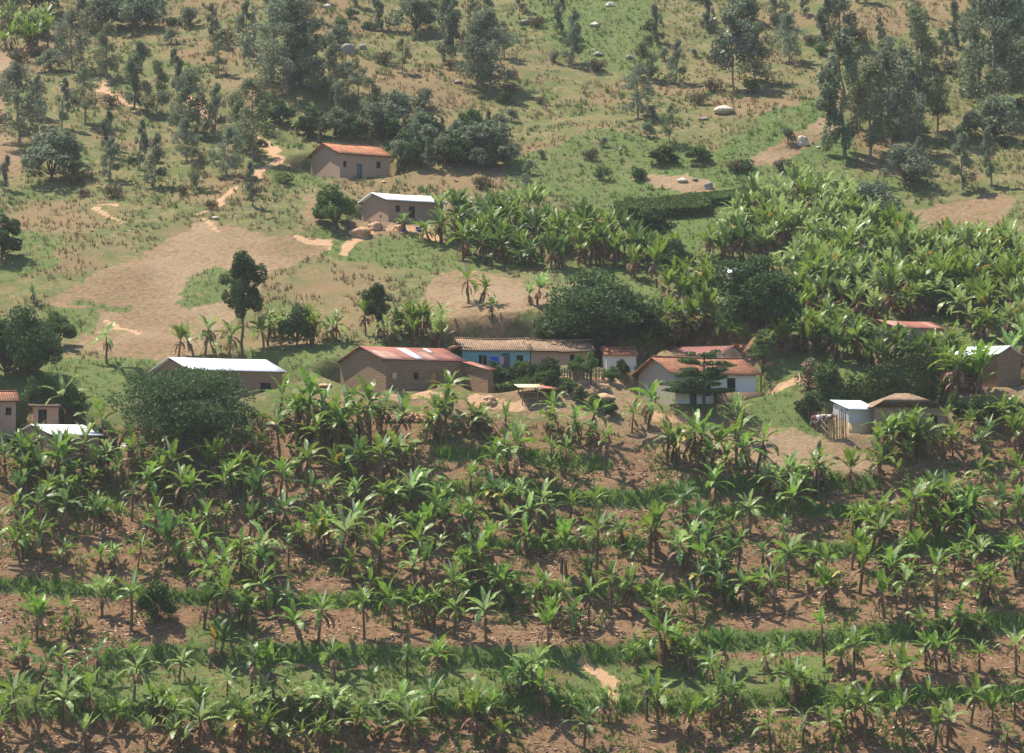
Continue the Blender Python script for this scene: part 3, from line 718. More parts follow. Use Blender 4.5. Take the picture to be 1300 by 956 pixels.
UP_HAND = [(595, 385, 'field', 2, 'banana', .85, 'leaning banana plant on the bare slope above the blue house'), (625, 402, 'field', 6, 'banana', .7, 'small banana plant low on the bare slope'),
           (588, 330, 'field', 0, 'banana', .9, 'banana plant at the top of the bare slope'), (682, 388, 'grove', 0, 'banana_light', .75, 'pale banana plant at the right edge of the bare slope'),
           (80, 545, 'grove', 2, 'banana_light', 1.05, 'yellow-green banana plant beside the small mud hut'), (135, 462, 'field', 1, 'banana_light', .8, 'banana plant above the big dark bush on the left'),
           (43, 386, 'field', 6, 'banana_dark', .7, 'small banana plant at the far left above the bare field'), (1243, 322, 'field', 0, 'banana', .8, 'single banana plant on the meadow right of the pale grove'),
           (1212, 318, 'field', 6, 'banana', .9, 'single banana plant left of another on the right meadow'), (515, 294, 'field', 6, 'banana', .75, 'banana plant in front of the upper iron-roofed house'),
           (340, 172, 'field', 6, 'banana_light', .8, 'small banana plant above the winding clay path'), (378, 170, 'field', 6, 'banana_light', .7, 'yellowish banana plant behind the upper tiled house'),
           (455, 222, 'field', 6, 'banana_dark', .7, 'small banana plant against the front wall of the tiled house'),
           (1200, 490, 'grove', 3, 'banana', .8, 'tall banana plant right of the trimmed hedge'), (1215, 505, 'grove', 2, 'banana', 1.15, 'tall banana plant left of the dark brick shed'),
           (1238, 508, 'grove', 1, 'banana', 1.1, 'banana clump in front of the dark brick shed'), (1305, 470, 'grove', 0, 'banana_light', 1.2, 'tall pale banana plant at the right edge'),
           (1155, 578, 'field', 10, 'banana', 1.0, 'tall banana clump hiding the front of the hip-roofed house'), (1125, 585, 'field', 4, 'banana', 1.1, 'banana clump right of the small white shed'),
           (818, 462, 'grove', 0, 'banana', .75, 'banana plant between the grey and red roofed houses'), (1085, 455, 'field', 3, 'banana', 1.1, 'banana clump just above the trimmed hedge')]
for u, v, kd, i, m, s, lab in UP_HAND: plants.append(dict(u=u, v=v, ph=None, lab=lab, kind=kd, idx=i, mat=m, sc=s, hand=True))
Ps = march(height, [p['u'] for p in plants], [p['v'] for p in plants])
for p, P in zip(plants, Ps): p['P'] = P
things = [p for p in plants if not p.get('up') and p['ph'] != ROWS[-1][-1]]
things.sort(key=lambda p: (not p.get('hand'), p['P'][1])); 
chosen = things[:300]; chosen_ids = {id(p) for p in chosen}
rest = [p for p in plants if id(p) not in chosen_ids]
byph = {}
for p in plants:
    if p['ph']: byph.setdefault(p['ph'], []).append(p)
for ph, lst in byph.items():
    lst.sort(key=lambda p: p['u'])
    for k, p in enumerate(lst):
        n = len(BANANA[p['kind']][p['idx']])
        w = ordinal(k + 1); p['lab'] = f"{banana_stems_word[n]} banana plant, {w} from the left {ph}"
for p in chosen:
    o = banana_thing(p['kind'], p['idx'], p['mat'], p['P'], random.uniform(0, 6.28), p['sc'])
    tag(o, p['lab'], 'banana plant', 'banana plants on the hillside')
grove = MB(); GM = ['banana', 'banana_light', 'banana_dark', 'banana_yellow', 'banana_stem', 'banana_dry', 'banana_new']
for p in rest:
    a = random.uniform(0, 6.28); s = p['sc']; Mx = np.array([[math.cos(a), -math.sin(a), 0], [math.sin(a), math.cos(a), 0], [0, 0, 1]]) * s
    for off, st, cr, dr in BANANA[p['kind']][p['idx']]:
        o = p['P'] + Mx @ off
        grove.merge(st, Mx, o, GM.index('banana_stem')); grove.merge(dr, Mx, o, GM.index('banana_dry'))
        for V_, F_, m_, n0 in zip(cr.V, cr.F, cr.M, np.cumsum([0] + [len(q) for q in cr.V[:-1]])):
            grove.add(V_ @ Mx.T + o, F_ - n0, GM.index('banana_yellow') if m_ == 1 else GM.index('banana_new') if m_ == 2 else GM.index(p['mat']))
tag(grove.build('banana_grove', [M[k] for k in GM]), 'dense banana groves on the slope above the houses', 'banana grove', kind='stuff')
print('banana individuals', len(chosen), 'rest', len(rest), 'total', len(plants))

# ------------------------------------------------------------------ trees
PROTO = {
    'e1': lambda: euc(1, 8, 3.0), 'e2': lambda: euc(2, 8, 3.6, 'euc_olive', 3400, .08, 22), 'e3': lambda: euc(3, 8, 2.6, 'euc_dark', 3400, .06, 22), 'e4': lambda: euc(4, 8, 4.2, 'euc', 3900, .06, 26),
    'e5': lambda: euc(5, 8, 2.2, 'euc', 2000, .15, 14), 'e6': lambda: euc(6, 8, 4.4, 'euc_dark', 4800, .04, 28), 'e7': lambda: euc(7, 8, 3.4, 'euc_olive', 2400, .2, 16),
    'w1': lambda: roundtree(11, 4, 4.4, .3, 'euc_dark', 3600, (.28, .16), 22), 'w2': lambda: roundtree(12, 4, 3.8, .3, 'euc', 3000, (.28, .15), 20),
    'tall': lambda: euc(21, 8, 3.2, 'bush_dark', 7500, .4, 28, leaf=(.22, .12), bark='bark_dark'), 'white': lambda: euc(22, 8, 5.4, 'euc_white', 3600, .3, 24, leaf=(.3, .2)),
    'mango': lambda: roundtree(31, 6.5, 5.6, .6, 'bush_dark', 13000, (.24, .14), 38), 'mango2': lambda: roundtree(32, 5.5, 8.2, .1, 'bush_dark', 17000, (.26, .15), 52),
    'bushy': lambda: roundtree(33, 3, 3.4, .3, 'bush', 4200, (.2, .13), 22), 'bushd': lambda: roundtree(34, 3, 3.2, .25, 'bush_dark', 4600, (.2, .13), 22),
    'bigbush': lambda: roundtree(35, 5.6, 9.8, .2, 'bush_dark', 21000, (.2, .12), 60), 'airy': lambda: roundtree(36, 4, 3.4, 1.2, 'bush', 2600, (.22, .13), 16),
    'layer': lambda: layered(41), 'layer2': lambda: layered(42, 4.2, 4.0, 'bush', 6, 3200),
    's1': lambda: shrub(51), 's2': lambda: shrub(52, 1.2, 2.2, 'bush_brown', 700), 's3': lambda: shrub(53, 1.5, 1.8, 'euc', 700), 's4': lambda: shrub(54, 1.3, 2.0, 'bush_dark', 1000),
    's5': lambda: shrub(55, 1.1, 1.9, 'bush_bright', 900), 'pink': lambda: shrub(56, 2.4, 2.2, 'bush_pink', 1500, (.15, .11), 12), 'cream': lambda: shrub(57, 2.4, 3.0, 'bush_cream', 2000, (.15, .11), 14)}
PH = {'e1': 8.6, 'e2': 8.6, 'e3': 8.6, 'e4': 8.6, 'e5': 8.6, 'e6': 8.6, 'e7': 8.6, 'w1': 4.2, 'w2': 4.2, 'tall': 8.6, 'white': 8.6, 'mango': 6.6, 'mango2': 5.6, 'bushy': 3.1, 'bushd': 3.1, 'bigbush': 5.7,
      'airy': 4.1, 'layer': 4.0, 'layer2': 4.3, 's1': 1.4, 's2': 1.2, 's3': 1.5, 's4': 1.3, 's5': 1.1, 'pink': 2.5, 'cream': 2.5}
PM = {}
def plant(name, key, u, v, hpx, label, cat, group=None, wf=1.0, rz=None):
    P = at(u, v); d = P @ Fv; sc = hpx * d / FPX / PH[key]
    k2 = (name, key)
    if k2 not in PM:
        root = empty(name)
        if key in PM: ch = [bpy.data.objects.new(o.name.split('.')[0], o.data) for o in KIDS[PM[key].name]]; [C.objects.link(o) for o in ch]
        else: ch = [mb.build(n, m) for n, mb, m in PROTO[key]()]
        for c in ch: c.parent = root
        kidify(ch); PM[k2] = root; PM.setdefault(key, root); o = root
    else: o = copy_tree(PM[k2])
    o.location = P; o.rotation_euler = (0, 0, random.uniform(0, 6.28) if rz is None else rz); o.scale = (sc * wf, sc * wf, sc)
    return tag(o, label, cat, group)

EUC = [  # u, v, height px, proto
    (63, 90, 30, 'w2'), (91, 92, 74, 'e4'), (135, 100, 66, 'e2'), (170, 138, 80, 'e3'), (200, 147, 66, 'e2'), (222, 112, 48, 'e3'), (237, 170, 76, 'e6'), (172, 38, 46, 'w1'), (136, 36, 42, 'w1'), (206, 32, 34, 'e1'),
    (240, 34, 26, 'w2'), (108, 158, 74, 'e7'), (78, 164, 62, 'e5'), (24, 186, 98, 'e4'), (45, 150, 52, 'e1'), (66, 228, 66, 'w2'), (88, 225, 54, 'e6'), (135, 190, 46, 'e3'), (139, 229, 52, 'e1'), (176, 217, 62, 'e5'), (196, 239, 66, 'e1'),
    (237, 206, 52, 'e4'), (250, 241, 50, 'e2'), (288, 225, 60, 'e4'), (272, 174, 64, 'e1'), (300, 192, 72, 'e2'), (322, 204, 98, 'e2'), (321, 262, 54, 'e5'), (277, 96, 52, 'e7'), (270, 56, 48, 'e1'),
    (345, 106, 104, 'e4'), (366, 119, 120, 'e6'), (380, 112, 84, 'e3'), (396, 106, 78, 'e1'), (418, 131, 84, 'e2'), (312, 70, 64, 'e1'), (440, 140, 58, 'e4'), (470, 160, 58, 'e2'), (498, 162, 50, 'w2'), (455, 120, 44, 'e7'), (430, 60, 30, 'w2'),
    (480, 40, 48, 'e3'), (528, 40, 44, 'w1'), (562, 79, 80, 'e3'), (605, 112, 80, 'e6'), (622, 116, 98, 'e4'), (600, 36, 40, 'e1'), (640, 75, 46, 'e7'), (511, 93, 42, 'e7'), (538, 137, 26, 'w2'), (574, 60, 60, 'e1'),
    (713, 42, 44, 'e3'), (727, 83, 66, 'e1'), (836, 56, 48, 'e3'), (822, 102, 54, 'e2'), (810, 151, 64, 'e4'), (858, 107, 54, 'e1'), (850, 184, 48, 'e7'), (622, 211, 60, 'w2'), (600, 208, 44, 'e2'), (585, 205, 36, 'e1'),
    (958, 104, 70, 'e6'), (1002, 79, 58, 'e4'), (902, 42, 44, 'e3'), (940, 30, 40, 'w1'), (985, 34, 44, 'e2'), (1063, 60, 70, 'e6'), (1045, 62, 60, 'e3'), (1073, 198, 144, 'e3'), (1088, 165, 100, 'e7'), (1104, 201, 112, 'e2'), (1131, 191, 118, 'e4'), (1120, 150, 90, 'e2'),
    (1165, 171, 152, 'e2'), (1150, 175, 110, 'e1'), (1190, 168, 80, 'e7'), (1218, 62, 58, 'e3'), (1200, 82, 40, 'e1'), (1262, 150, 170, 'e6'), (1245, 130, 110, 'e3'), (1285, 110, 110, 'e6'), (1262, 178, 60, 'w2'), (1222, 241, 76, 'e1'), (1259, 237, 72, 'e5'),
    (1150, 236, 56, 'w2'), (1165, 220, 44, 'e1'), (1110, 283, 56, 'w2'), (1118, 60, 36, 'e1'), (1160, 20, 40, 'e2'), (1020, 20, 40, 'e1'), (770, -5, 30, 'w2'), (660, 15, 40, 'e1'), (390, 25, 46, 'e2'), (340, 8, 50, 'e6'), (450, 8, 40, 'e1'),
    (560, 0, 44, 'e3'), (15, 30, 60, 'e6'), (45, 15, 50, 'w1'), (100, 20, 60, 'e3'), (150, 5, 60, 'w1'), (880, 0, 40, 'e2'), (1090, 5, 60, 'e3'), (1240, 15, 60, 'e3'), (1290, 20, 60, 'e6'), (5, 240, 40, 'e3'), (700, 5, 30, 'e1')]
ez = lambda u, v: ('along the top edge' if v < 62 else
                   'on the upper left slope' if v < 125 and u < 430 else
                   'on the left slope mid height' if v < 200 and u < 430 else
                   'in the lowest left tree row' if u < 430 else
                   'above the tiled house' if u < 680 else
                   'on the stony middle slope' if u < 880 else
                   'in the upper right woodland' if v < 120 else 'in the lower right woodland')
el = {'e1': 'slim grey-green eucalyptus', 'e2': 'olive eucalyptus', 'e3': 'dark narrow eucalyptus', 'e4': 'broad grey-green eucalyptus', 'e5': 'thin sparse eucalyptus', 'e6': 'dense dark eucalyptus', 'e7': 'sparse olive eucalyptus',
      'w1': 'low dark bushy tree', 'w2': 'low grey-green bushy tree'}
grp = {}
for t in EUC: grp.setdefault(ez(t[0], t[1]), []).append(t)
for ph, lst in grp.items():
    lst.sort()
    for k, (u, v, h, key) in enumerate(lst):
        plant('eucalyptus_tree' if key[0] == 'e' else 'bushy_tree', key, u, v, h * 1.12, f"{el[key]}, {ordinal(k + 1)} from the left {ph}", 'tree', 'trees on the upper hillside', 1.18)
plant('flowering_tree', 'white', 932, 114, 100, 'tree with whitish silver leaf tips on the upper right slope', 'tree')
T = [('tall_tree', 'tall', 308, 452, 136, 'tall slender dark tree with bare trunk behind the left iron roof', 'tree', 1.0),
     ('mango_tree', 'mango', 962, 438, 122, 'large dark round tree behind the red-roofed house', 'tree', 1.15), ('leafy_tree', 'mango2', 764, 440, 100, 'wide dark leafy tree behind the long tiled houses', 'tree', 1.12),
     ('leafy_tree', 'bushd', 828, 310, 52, 'dark round tree at the end of the upper banana grove', 'tree', 1.1), ('leafy_tree', 'bushd', 858, 352, 52, 'dark tree right of the upper grove, below its neighbour', 'tree', .9),
     ('leafy_tree', 'bushy', 427, 290, 62, 'round bushy tree left of the upper iron-roofed house', 'tree', .95), ('dark_bush', 'bigbush', 240, 562, 108, 'very large dark bush in front of the left iron-roofed house', 'bush', 1.0),
     ('round_bush', 'bushd', 197, 790, 58, 'small round dark bush alone on bare earth, lower left', 'bush', .85), ('layered_tree', 'layer', 894, 523, 74, 'flat-layered dark tree in front of the white tiled house', 'tree', 1.02),
     ('layered_tree', 'layer2', 968, 470, 52, 'flat-layered green tree right of the red-roofed house', 'tree', 1.05), ('yard_tree', 'airy', 750, 487, 42, 'small round tree on the swept yard by the stick fence', 'tree', .85),
     ('leafy_tree', 'mango2', 36, 482, 96, 'dark tree mass at the left edge below the hillside', 'tree', .62), ('leafy_tree', 'bushd', 8, 480, 80, 'dark tree at the far left edge beside a larger one', 'tree', 1.0), ('leafy_tree', 'bushy', 70, 440, 50, 'small tree left of the bare brown field', 'tree', .9),
     ('conifer_like_tree', 'tall', 479, 432, 74, 'narrow dark tree behind the brick house roof', 'tree', 1.2), ('leafy_tree', 'bushd', 377, 440, 56, 'dark tree right of the tall slender tree', 'tree', .8),
     ('leafy_tree', 'airy', 92, 548, 62, 'slender leafy tree behind the small mud hut', 'tree', .8), ('leafy_tree', 'airy', 40, 536, 60, 'small tree between the red roof and the mud hut', 'tree', .7), ('leafy_tree', 'airy', 62, 520, 48, 'thin-trunked tree above the mud hut', 'tree', .6),
     ('leafy_tree', 'bushd', 355, 158, 34, 'dark round bush above the clay path', 'tree', 1.1), ('low_bush', 's5', 362, 233, 17, 'low green bush left of the upper tiled house', 'bush', 1.0), ('dark_tree', 'bushd', 2, 330, 62, 'dark bush cut by the left edge above the bare field', 'bush', .9),
     ('low_bush', 'bushd', 842, 208, 26, 'dark low bush below the stony slope', 'bush', 1.5), ('low_bush', 'bushy', 888, 206, 24, 'green low bush right of a darker one on the slope', 'bush', 1.4), ('low_bush', 's4', 943, 217, 18, 'low bush below the ploughed plot', 'bush', 1.4),
     ('flowering_bush', 'pink', 1027, 496, 44, 'pink-flowering bush left of the trimmed hedge', 'bush', 1.0), ('flowering_bush', 'cream', 852, 440, 50, 'cream-flowering shrub behind the red-roofed house', 'bush', 1.1), ('flowering_bush', 'pink', 905, 460, 30, 'pink-flowering bush showing over the white house roof', 'bush', 1.0),
     ('round_bush', 'bushd', 1028, 530, 36, 'round bush at the top of the stake fence', 'bush', 1.0), ('leafy_bush', 'bushy', 1250, 540, 44, 'leafy bush on the far right below the brick shed', 'bush', 1.2), ('leafy_bush', 'bushy', 1216, 530, 34, 'leafy bush right of the hip-roofed house', 'bush', 1.0),
     ('leafy_bush', 'bushy', 1290, 535, 34, 'leafy bush cut by the right edge', 'bush', 1.2), ('dark_tree', 'bushd', 1190, 400, 48, 'dark tree inside the right banana grove', 'tree', 1.1), ('dark_tree', 'bushy', 1075, 390, 40, 'dark green tree above the middle of the pale grove', 'tree', 1.2),
     ('leafy_bush', 'bushd', 790, 480, 26, 'bush left of the white house gable', 'bush', .8), ('leafy_bush', 'bushd', 702, 444, 52, 'dark bush under the left side of the wide tree', 'bush', 1.1), ('leafy_bush', 'bushy', 738, 443, 40, 'dark bush under the middle of the wide tree', 'bush', 1.2), ('leafy_bush', 'bushd', 780, 445, 46, 'dark bush under the right middle of the wide tree', 'bush', 1.1), ('leafy_bush', 'bushd', 822, 440, 54, 'dark bush under the right edge of the wide tree', 'bush', 1.1), ('leafy_bush', 'bushy', 732, 480, 34, 'bush against the overgrown mud house wall, behind the stick fence', 'bush', .8), ('leafy_bush', 'bushd', 700, 481, 30, 'dark bush at the left end of the stick fence', 'bush', .8), ('leafy_bush', 'bushy', 776, 486, 24, 'bush in front of the small grey house, left one', 'bush', .9), ('leafy_bush', 'bushd', 812, 484, 22, 'bush in front of the small grey house, right one', 'bush', .9)]
for nm, key, u, v, h, lab, cat, wf in T:
    if lab: plant(nm, key, u, v, h, lab, cat, None, wf)
# bushes in front of the blue house (countable row) and behind the upper houses
for k, u in enumerate(np.linspace(624, 702, 8)):
    plant('yard_bush', ['bushd', 'bushy', 's4'][k % 3], u, 479 + 4 * math.sin(k), [24, 20, 18][k % 3], f"{ordinal(k + 1)} bush from the left in the row before the blue house", 'bush', 'bushes along the blue house yard', 1.0)
for k, (u, v) in enumerate([(700, 492), (722, 500), (738, 512), (756, 520), (775, 528)]):
    plant('yard_bush', 'bushy' if k % 2 else 'bushd', u, v, 24, f"{ordinal(k + 1)} bush going down the slope right of the open shelter", 'bush', 'bushes beside the open shelter')
k = 0
for row, v in enumerate((186, 200, 214)):
    for u in np.arange(394 + row * 50, 640, 17):
        if u < 500 and row > 0: continue
        k += 1
        plant('hedge_tree', ['w1', 'bushd', 'e3'][k % 3], u + random.uniform(-4, 4), v + random.uniform(-4, 4) - (8 if u < 500 else 0), random.uniform(34, 54), f"{ordinal(k)} dark tree of the thicket behind the upper houses, from the left", 'tree', 'thicket behind the upper houses', 1.0)
# meadow shrubs scattered on the hillside
shr = []
for i in range(400):
    u = random.uniform(-10, 1310); v = random.uniform(0, 270)
    if 380 < u < 570 and v > 170: continue
    if 560 < u < 900 and v > 250: continue
    if u > 900 and v > 225: continue
    if all(abs(u - a) > 24 or abs(v - b) > 14 for a, b in shr): shr.append((u, v))
    if len(shr) >= 110: break
bands = {}
for u, v in shr:
    ph = ('on the left slope' if u < 430 else 'on the middle slope' if u < 870 else 'on the right slope') + (' near the top edge' if v < 90 else ' at mid height' if v < 180 else ' low above the groves')
    bands.setdefault(ph, []).append((u, v))
for ph, lst in bands.items():
    lst.sort()
    for k, (u, v) in enumerate(lst):
        key = random.choice(['s1', 's2', 's2', 's3', 's4', 's3'])
        look = {'s1': 'green', 's2': 'brownish', 's3': 'grey-green', 's4': 'dark green'}[key]
        plant('meadow_shrub', key, u, v, random.uniform(11, 22), f"{look} shrub, {ordinal(k + 1)} from the left {ph}", 'shrub', 'shrubs scattered on the grassy slope')
# hedge
def hedge(name, u0, u1, v0, v1, hpx, thick, label, mat):
    A = at(u0, v0); B = at(u1, v1); r = np.random.default_rng(5); n = int(np.linalg.norm(B - A) * 1900 * max(1, hpx / 40)); t = r.uniform(0, 1, n)
    P = A + (B - A) * t[:, None]; hh = hpx * (A @ Fv) / FPX
    top = hh * (.86 + .22 * (fbm(t * 14, t * 0, 8, 2) + .5)); P[:, 1] += r.uniform(-thick, thick, n); P[:, 0] += r.normal(size=n) * .1
    P[:, 2] = height(P[:, 0], P[:, 1]) + top * np.where(r.uniform(0, 1, n) < .35, r.uniform(.85, 1.03, n), r.uniform(0, .98, n))
    root = empty(name, A); P -= A; mb = MB(); leaves(mb, P, .22, .14, r, 0, .4); mb.build('foliage', M[mat], root)
    st = MB()
    for k in np.linspace(.02, .98, 24):
        q = (B - A) * k; q[2] = float(height(A[0] + q[0], A[1] + q[1])) - A[2]; limb(st, q - (0, 0, .2), q + (r.normal() * .1, r.normal() * .2, hh * .7), .05, .02, r)
    st.build('stems', M['bark_dark'], root); tag(root, label, 'hedge')
hedge('hedge', 1036, 1195, 504, 500, 40, .8, 'long clipped green hedge above the small white shed', 'bush')
hedge('hedge', 782, 900, 274, 267, 15, 1.6, 'dark green low thicket band below the stony slope', 'bush')
hedge('hedge', 862, 950, 262, 252, 10, 1.0, 'low green hedge strip left of the pale banana grove', 'bush')
hedge('hedge', 560, 692, 483, 484, 12, .4, 'low ragged hedge in front of the blue house', 'bush')

# ------------------------------------------------------------------ houses
def wallgrid(mb, o, ux, w, z0, h, holes, depth=.18, nrm=(0, -1, 0), m=0):
    """wall face from o along ux (width w), from z0 to h, with recessed rectangular holes (x0,x1,z0,z1)"""
    o = np.asarray(o, float); ux = np.asarray(ux, float); n = np.asarray(nrm, float)
    xs_ = sorted({0, w, *[a for q in holes for a in q[:2]]}); zs_ = sorted({z0, h, *[a for q in holes for a in q[2:4]]})
    pt = lambda x, z, d=0: o + ux * x + np.array([0, 0, z]) - n * d
    for a, b in zip(xs_[:-1], xs_[1:]):
        for c, d in zip(zs_[:-1], zs_[1:]):
            cx, cz = (a + b) / 2, (c + d) / 2
            if any(q[0] < cx < q[1] and q[2] < cz < q[3] for q in holes): continue
            mb.add([pt(a, c), pt(b, c), pt(b, d), pt(a, d)], [(0, 1, 2, 3)], m)
    for a, b, c, d in [q[:4] for q in holes]:
        for (x0, z0_), (x1, z1_) in (((a, c), (a, d)), ((a, d), (b, d)), ((b, d), (b, c)), ((b, c), (a, c))):
            mb.add([pt(x0, z0_), pt(x1, z1_), pt(x1, z1_, depth), pt(x0, z0_, depth)], [(0, 1, 2, 3)], m)

def quadbox(o, ux, n, x0, x1, z0, z1, d0, d1):
    """box on a wall: between x0..x1, z0..z1, depth d0..d1 measured inwards from the face"""
    o = np.asarray(o, float); ux = np.asarray(ux, float); n = np.asarray(n, float)
    pt = lambda x, z, d: o + ux * x + np.array([0, 0, z]) - n * d
    V = [pt(x, z, d) for d in (d0, d1) for x, z in ((x0, z0), (x1, z0), (x1, z1), (x0, z1))]
    return V, [(0, 1, 2, 3), (7, 6, 5, 4), (0, 4, 5, 1), (1, 5, 6, 2), (2, 6, 7, 3), (3, 7, 4, 0)]

def house(key, name, label, cat, wallmat, roofmat, rise=1.0, oh=.32, eave=.28, front=(), left=(), right=(), style='gable', sag=.05, th=.07, gablemat=None, group=None, edge='wood_dark', rise_back=None):
    q = H[key]; L, W, h = q['L'], q['W'], q['h']; root = empty(name, q['P'], R(q['a'])); tag(root, label, cat, group)
    wb = MB(); z0 = -.9
    faces = {'front': ((0, 0, 0), (1, 0, 0), L, (0, -1, 0), front), 'left': ((0, W, 0), (0, -1, 0), W, (-1, 0, 0), left), 'right': ((L, 0, 0), (0, 1, 0), W, (1, 0, 0), right), 'back': ((L, W, 0), (-1, 0, 0), L, (0, 1, 0), ())}
    for k, (o, ux, w, n, ops) in faces.items():
        mat_i = 1 if (gablemat and k in ('left', 'right')) else 0
        hh = h
        if style == 'mono' and k == 'back': hh = h + rise
        wallgrid(wb, o, ux, w, z0, hh, [op[:4] for op in ops], .18, n, mat_i)
        for op in ops:
            x0, x1, a, b, kind = op
            if kind == 'door': V_, F_ = quadbox(o, ux, n, x0, x1, a, b, .06, .12); MB().add(V_, F_).build('door', M['door_wood'], root)
            elif kind == 'bluedoor': V_, F_ = quadbox(o, ux, n, x0, x1, a, b, .08, .13); MB().add(V_, F_).build('door', M['door_blue'], root)
            elif kind == 'board': V_, F_ = quadbox(o, ux, n, x0, x1, a, b, .03, .08); MB().add(V_, F_).build('window_shutter', M['shutter_wood'], root)
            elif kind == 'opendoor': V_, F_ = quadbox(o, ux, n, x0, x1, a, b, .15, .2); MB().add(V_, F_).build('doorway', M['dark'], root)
            elif kind == 'vent':
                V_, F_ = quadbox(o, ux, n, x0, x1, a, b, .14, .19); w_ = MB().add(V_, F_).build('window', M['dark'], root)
                g_ = MB()
                for zz in np.arange(a + .12, b - .3, .17): V_, F_ = quadbox(o, ux, n, x0 + .04, x1 - .04, zz, zz + .07, .04, .1); g_.add(V_, F_)
                g_.build('vent_bars', M['mud_red'], w_)
            else:
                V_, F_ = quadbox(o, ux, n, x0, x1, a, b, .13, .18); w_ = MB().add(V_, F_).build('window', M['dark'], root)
                f_ = MB(); t_ = .045
                for bx in ((x0, x1, a, a + t_), (x0, x1, b - t_, b), (x0, x0 + t_, a + t_, b - t_), (x1 - t_, x1, a + t_, b - t_)):
                    V_, F_ = quadbox(o, ux, n, *bx, .05, .1); f_.add(V_, F_)
                if x1 - x0 > .5: V_, F_ = quadbox(o, ux, n, (x0 + x1) / 2 - .02, (x0 + x1) / 2 + .02, a + t_, b - t_, .05, .1); f_.add(V_, F_)
                f_.build('frame', M['wood_dark'], w_)
    r = np.random.default_rng(hash(key) % 1000 if False else len(key) * 7)
    if style == 'gable':
        for x in (0.0, L): wb.add([(x, 0, h), (x, W, h), (x, W / 2, h + rise)] if x else [(x, W, h), (x, 0, h), (x, W / 2, h + rise)], [(0, 1, 2)], 1 if gablemat else 0)
    elif style == 'mono':
        for x in (0.0, L): wb.add([(x, 0, h), (x, W, h), (x, W, h + rise)] if x else [(x, W, h), (x, 0, h), (x, W, h + rise)], [(0, 1, 2)], 1 if gablemat else 0)
    wb.build('wall', [M[wallmat], M[gablemat or wallmat]], root)
    # roof as one grid sheet with thickness, slightly uneven
    rb = MB(); n = 9
    def sheet(x0, x1, y0, zy0, y1, zy1):
        X_ = np.linspace(x0, x1, n); rows = []
        for t in np.linspace(0, 1, 4):
            rows.append([(x, y0 + (y1 - y0) * t, zy0 + (zy1 - zy0) * t - sag * math.sin(math.pi * i / (n - 1)) * (.4 + .6 * t) + r.normal() * sag * .15) for i, x in enumerate(X_)])
        V_ = np.array(rows).reshape(-1, 3); F_ = [(j * n + i, j * n + i + 1, (j + 1) * n + i + 1, (j + 1) * n + i) for j in range(3) for i in range(n - 1)]
        k = len(V_); low = V_ - np.array([0, 0, th]); rim = []
        bd = [*range(0, n - 1), *[j * n + n - 1 for j in range(0, 3)], *[3 * n + i for i in range(n - 1, 0, -1)], *[j * n for j in range(3, 0, -1)]]
        for a, b in zip(bd, bd[1:] + bd[:1]): rim.append((a, a + k, b + k, b))
        rb.add(np.vstack([V_, low]), F_ + [tuple(i + k for i in f[::-1]) for f in F_] + rim, 0)
    sl = rise / (W / 2) if style == 'gable' else rise / W
    zl = h + .05
    if style == 'gable':
        sheet(-oh, L + oh, -eave, zl + .04 - eave * sl, W / 2, zl + .04 + rise); sheet(L + oh, -oh, W + eave, zl + .04 - eave * sl, W / 2, zl + .036 + rise)
    elif style == 'mono': sheet(-oh, L + oh, -eave, zl + .04 - eave * sl, W + eave, zl + .04 + rise + eave * sl)
    elif style == 'hip':
        e = eave; rl = L * .1; A = [(-e, -e, zl - .1), (L + e, -e, zl - .1), (L + e, W + e, zl - .1), (-e, W + e, zl - .1)]; R1, R2 = (L / 2 - rl, W / 2, zl + rise), (L / 2 + rl, W / 2, zl + rise)
        V_ = A + [R1, R2]; F4 = [(0, 1, 5, 4), (2, 3, 4, 5), (0, 3, 2, 1)]; rb.add(V_, F4, 0); rb.add(V_, [(1, 2, 5), (3, 0, 4)], 0)
    ro = rb.build('roof', [M[roofmat]], root)
    if style == 'gable' and roofmat.startswith('tile'):
        rc = MB(); pts = [(x, W / 2, zl + .06 + rise - sag * math.sin(math.pi * max(0, min(1, (x + oh) / (L + 2 * oh))))) for x in np.linspace(-oh, L + oh, 9)]
        rc.tube(pts, .085, 6); rc.build('ridge_tiles', [M[roofmat]], ro)
    if oh > .1 and style in ('gable', 'mono') and edge:
        pb = MB()
        for y in ((.05, W / 2 - .05, W - .15) if style == 'gable' else (.05, W - .15)):
            zz = (h - .02 + (y if y < W / 2 else W - y) * sl) if style == 'gable' else h - .02 + y * sl
            pb.box((-oh + .04, y, zz - .08), (-.003, y + .09, zz)); pb.box((L + .003, y, zz - .08), (L + oh - .04, y + .09, zz))
        pb.build('roof_beam', M[edge], root)
    return root, ro

house('tiled_up', 'mud_house', 'upper mud house with bright orange tiled roof', 'house', 'mud', 'tile_orange', 1.0, .35, .3,
      front=[(.35, .7, 1.05, 1.6, 'win'), (1.75, 2.3, .0, 1.45, 'bluedoor'), (3.8, 4.25, 1.15, 1.75, 'win')])
house('metal_up', 'mud_house', 'upper mud house with bright white iron roof', 'house', 'mud', 'white_roof', .66, .35, .3,
      front=[(.7, 1.15, .95, 1.5, 'win'), (2.0, 2.6, .55, 1.5, 'win')], left=[(3.0, 3.25, .5, .75, 'win')])
rb_, roof_ = house('brick', 'brick_house', 'adobe brick house with rusty red corrugated roof', 'house', 'brick', 'rust_roof', 1.0, .3, .12, th=.03, sag=.03,
      front=[(.55, .95, 1.0, 1.45, 'board'), (2.35, 2.75, 1.0, 1.5, 'win'), (3.75, 4.4, .0, 1.62, 'door')])
q = H['brick']; L, W, h = q['L'], q['W'], q['h']
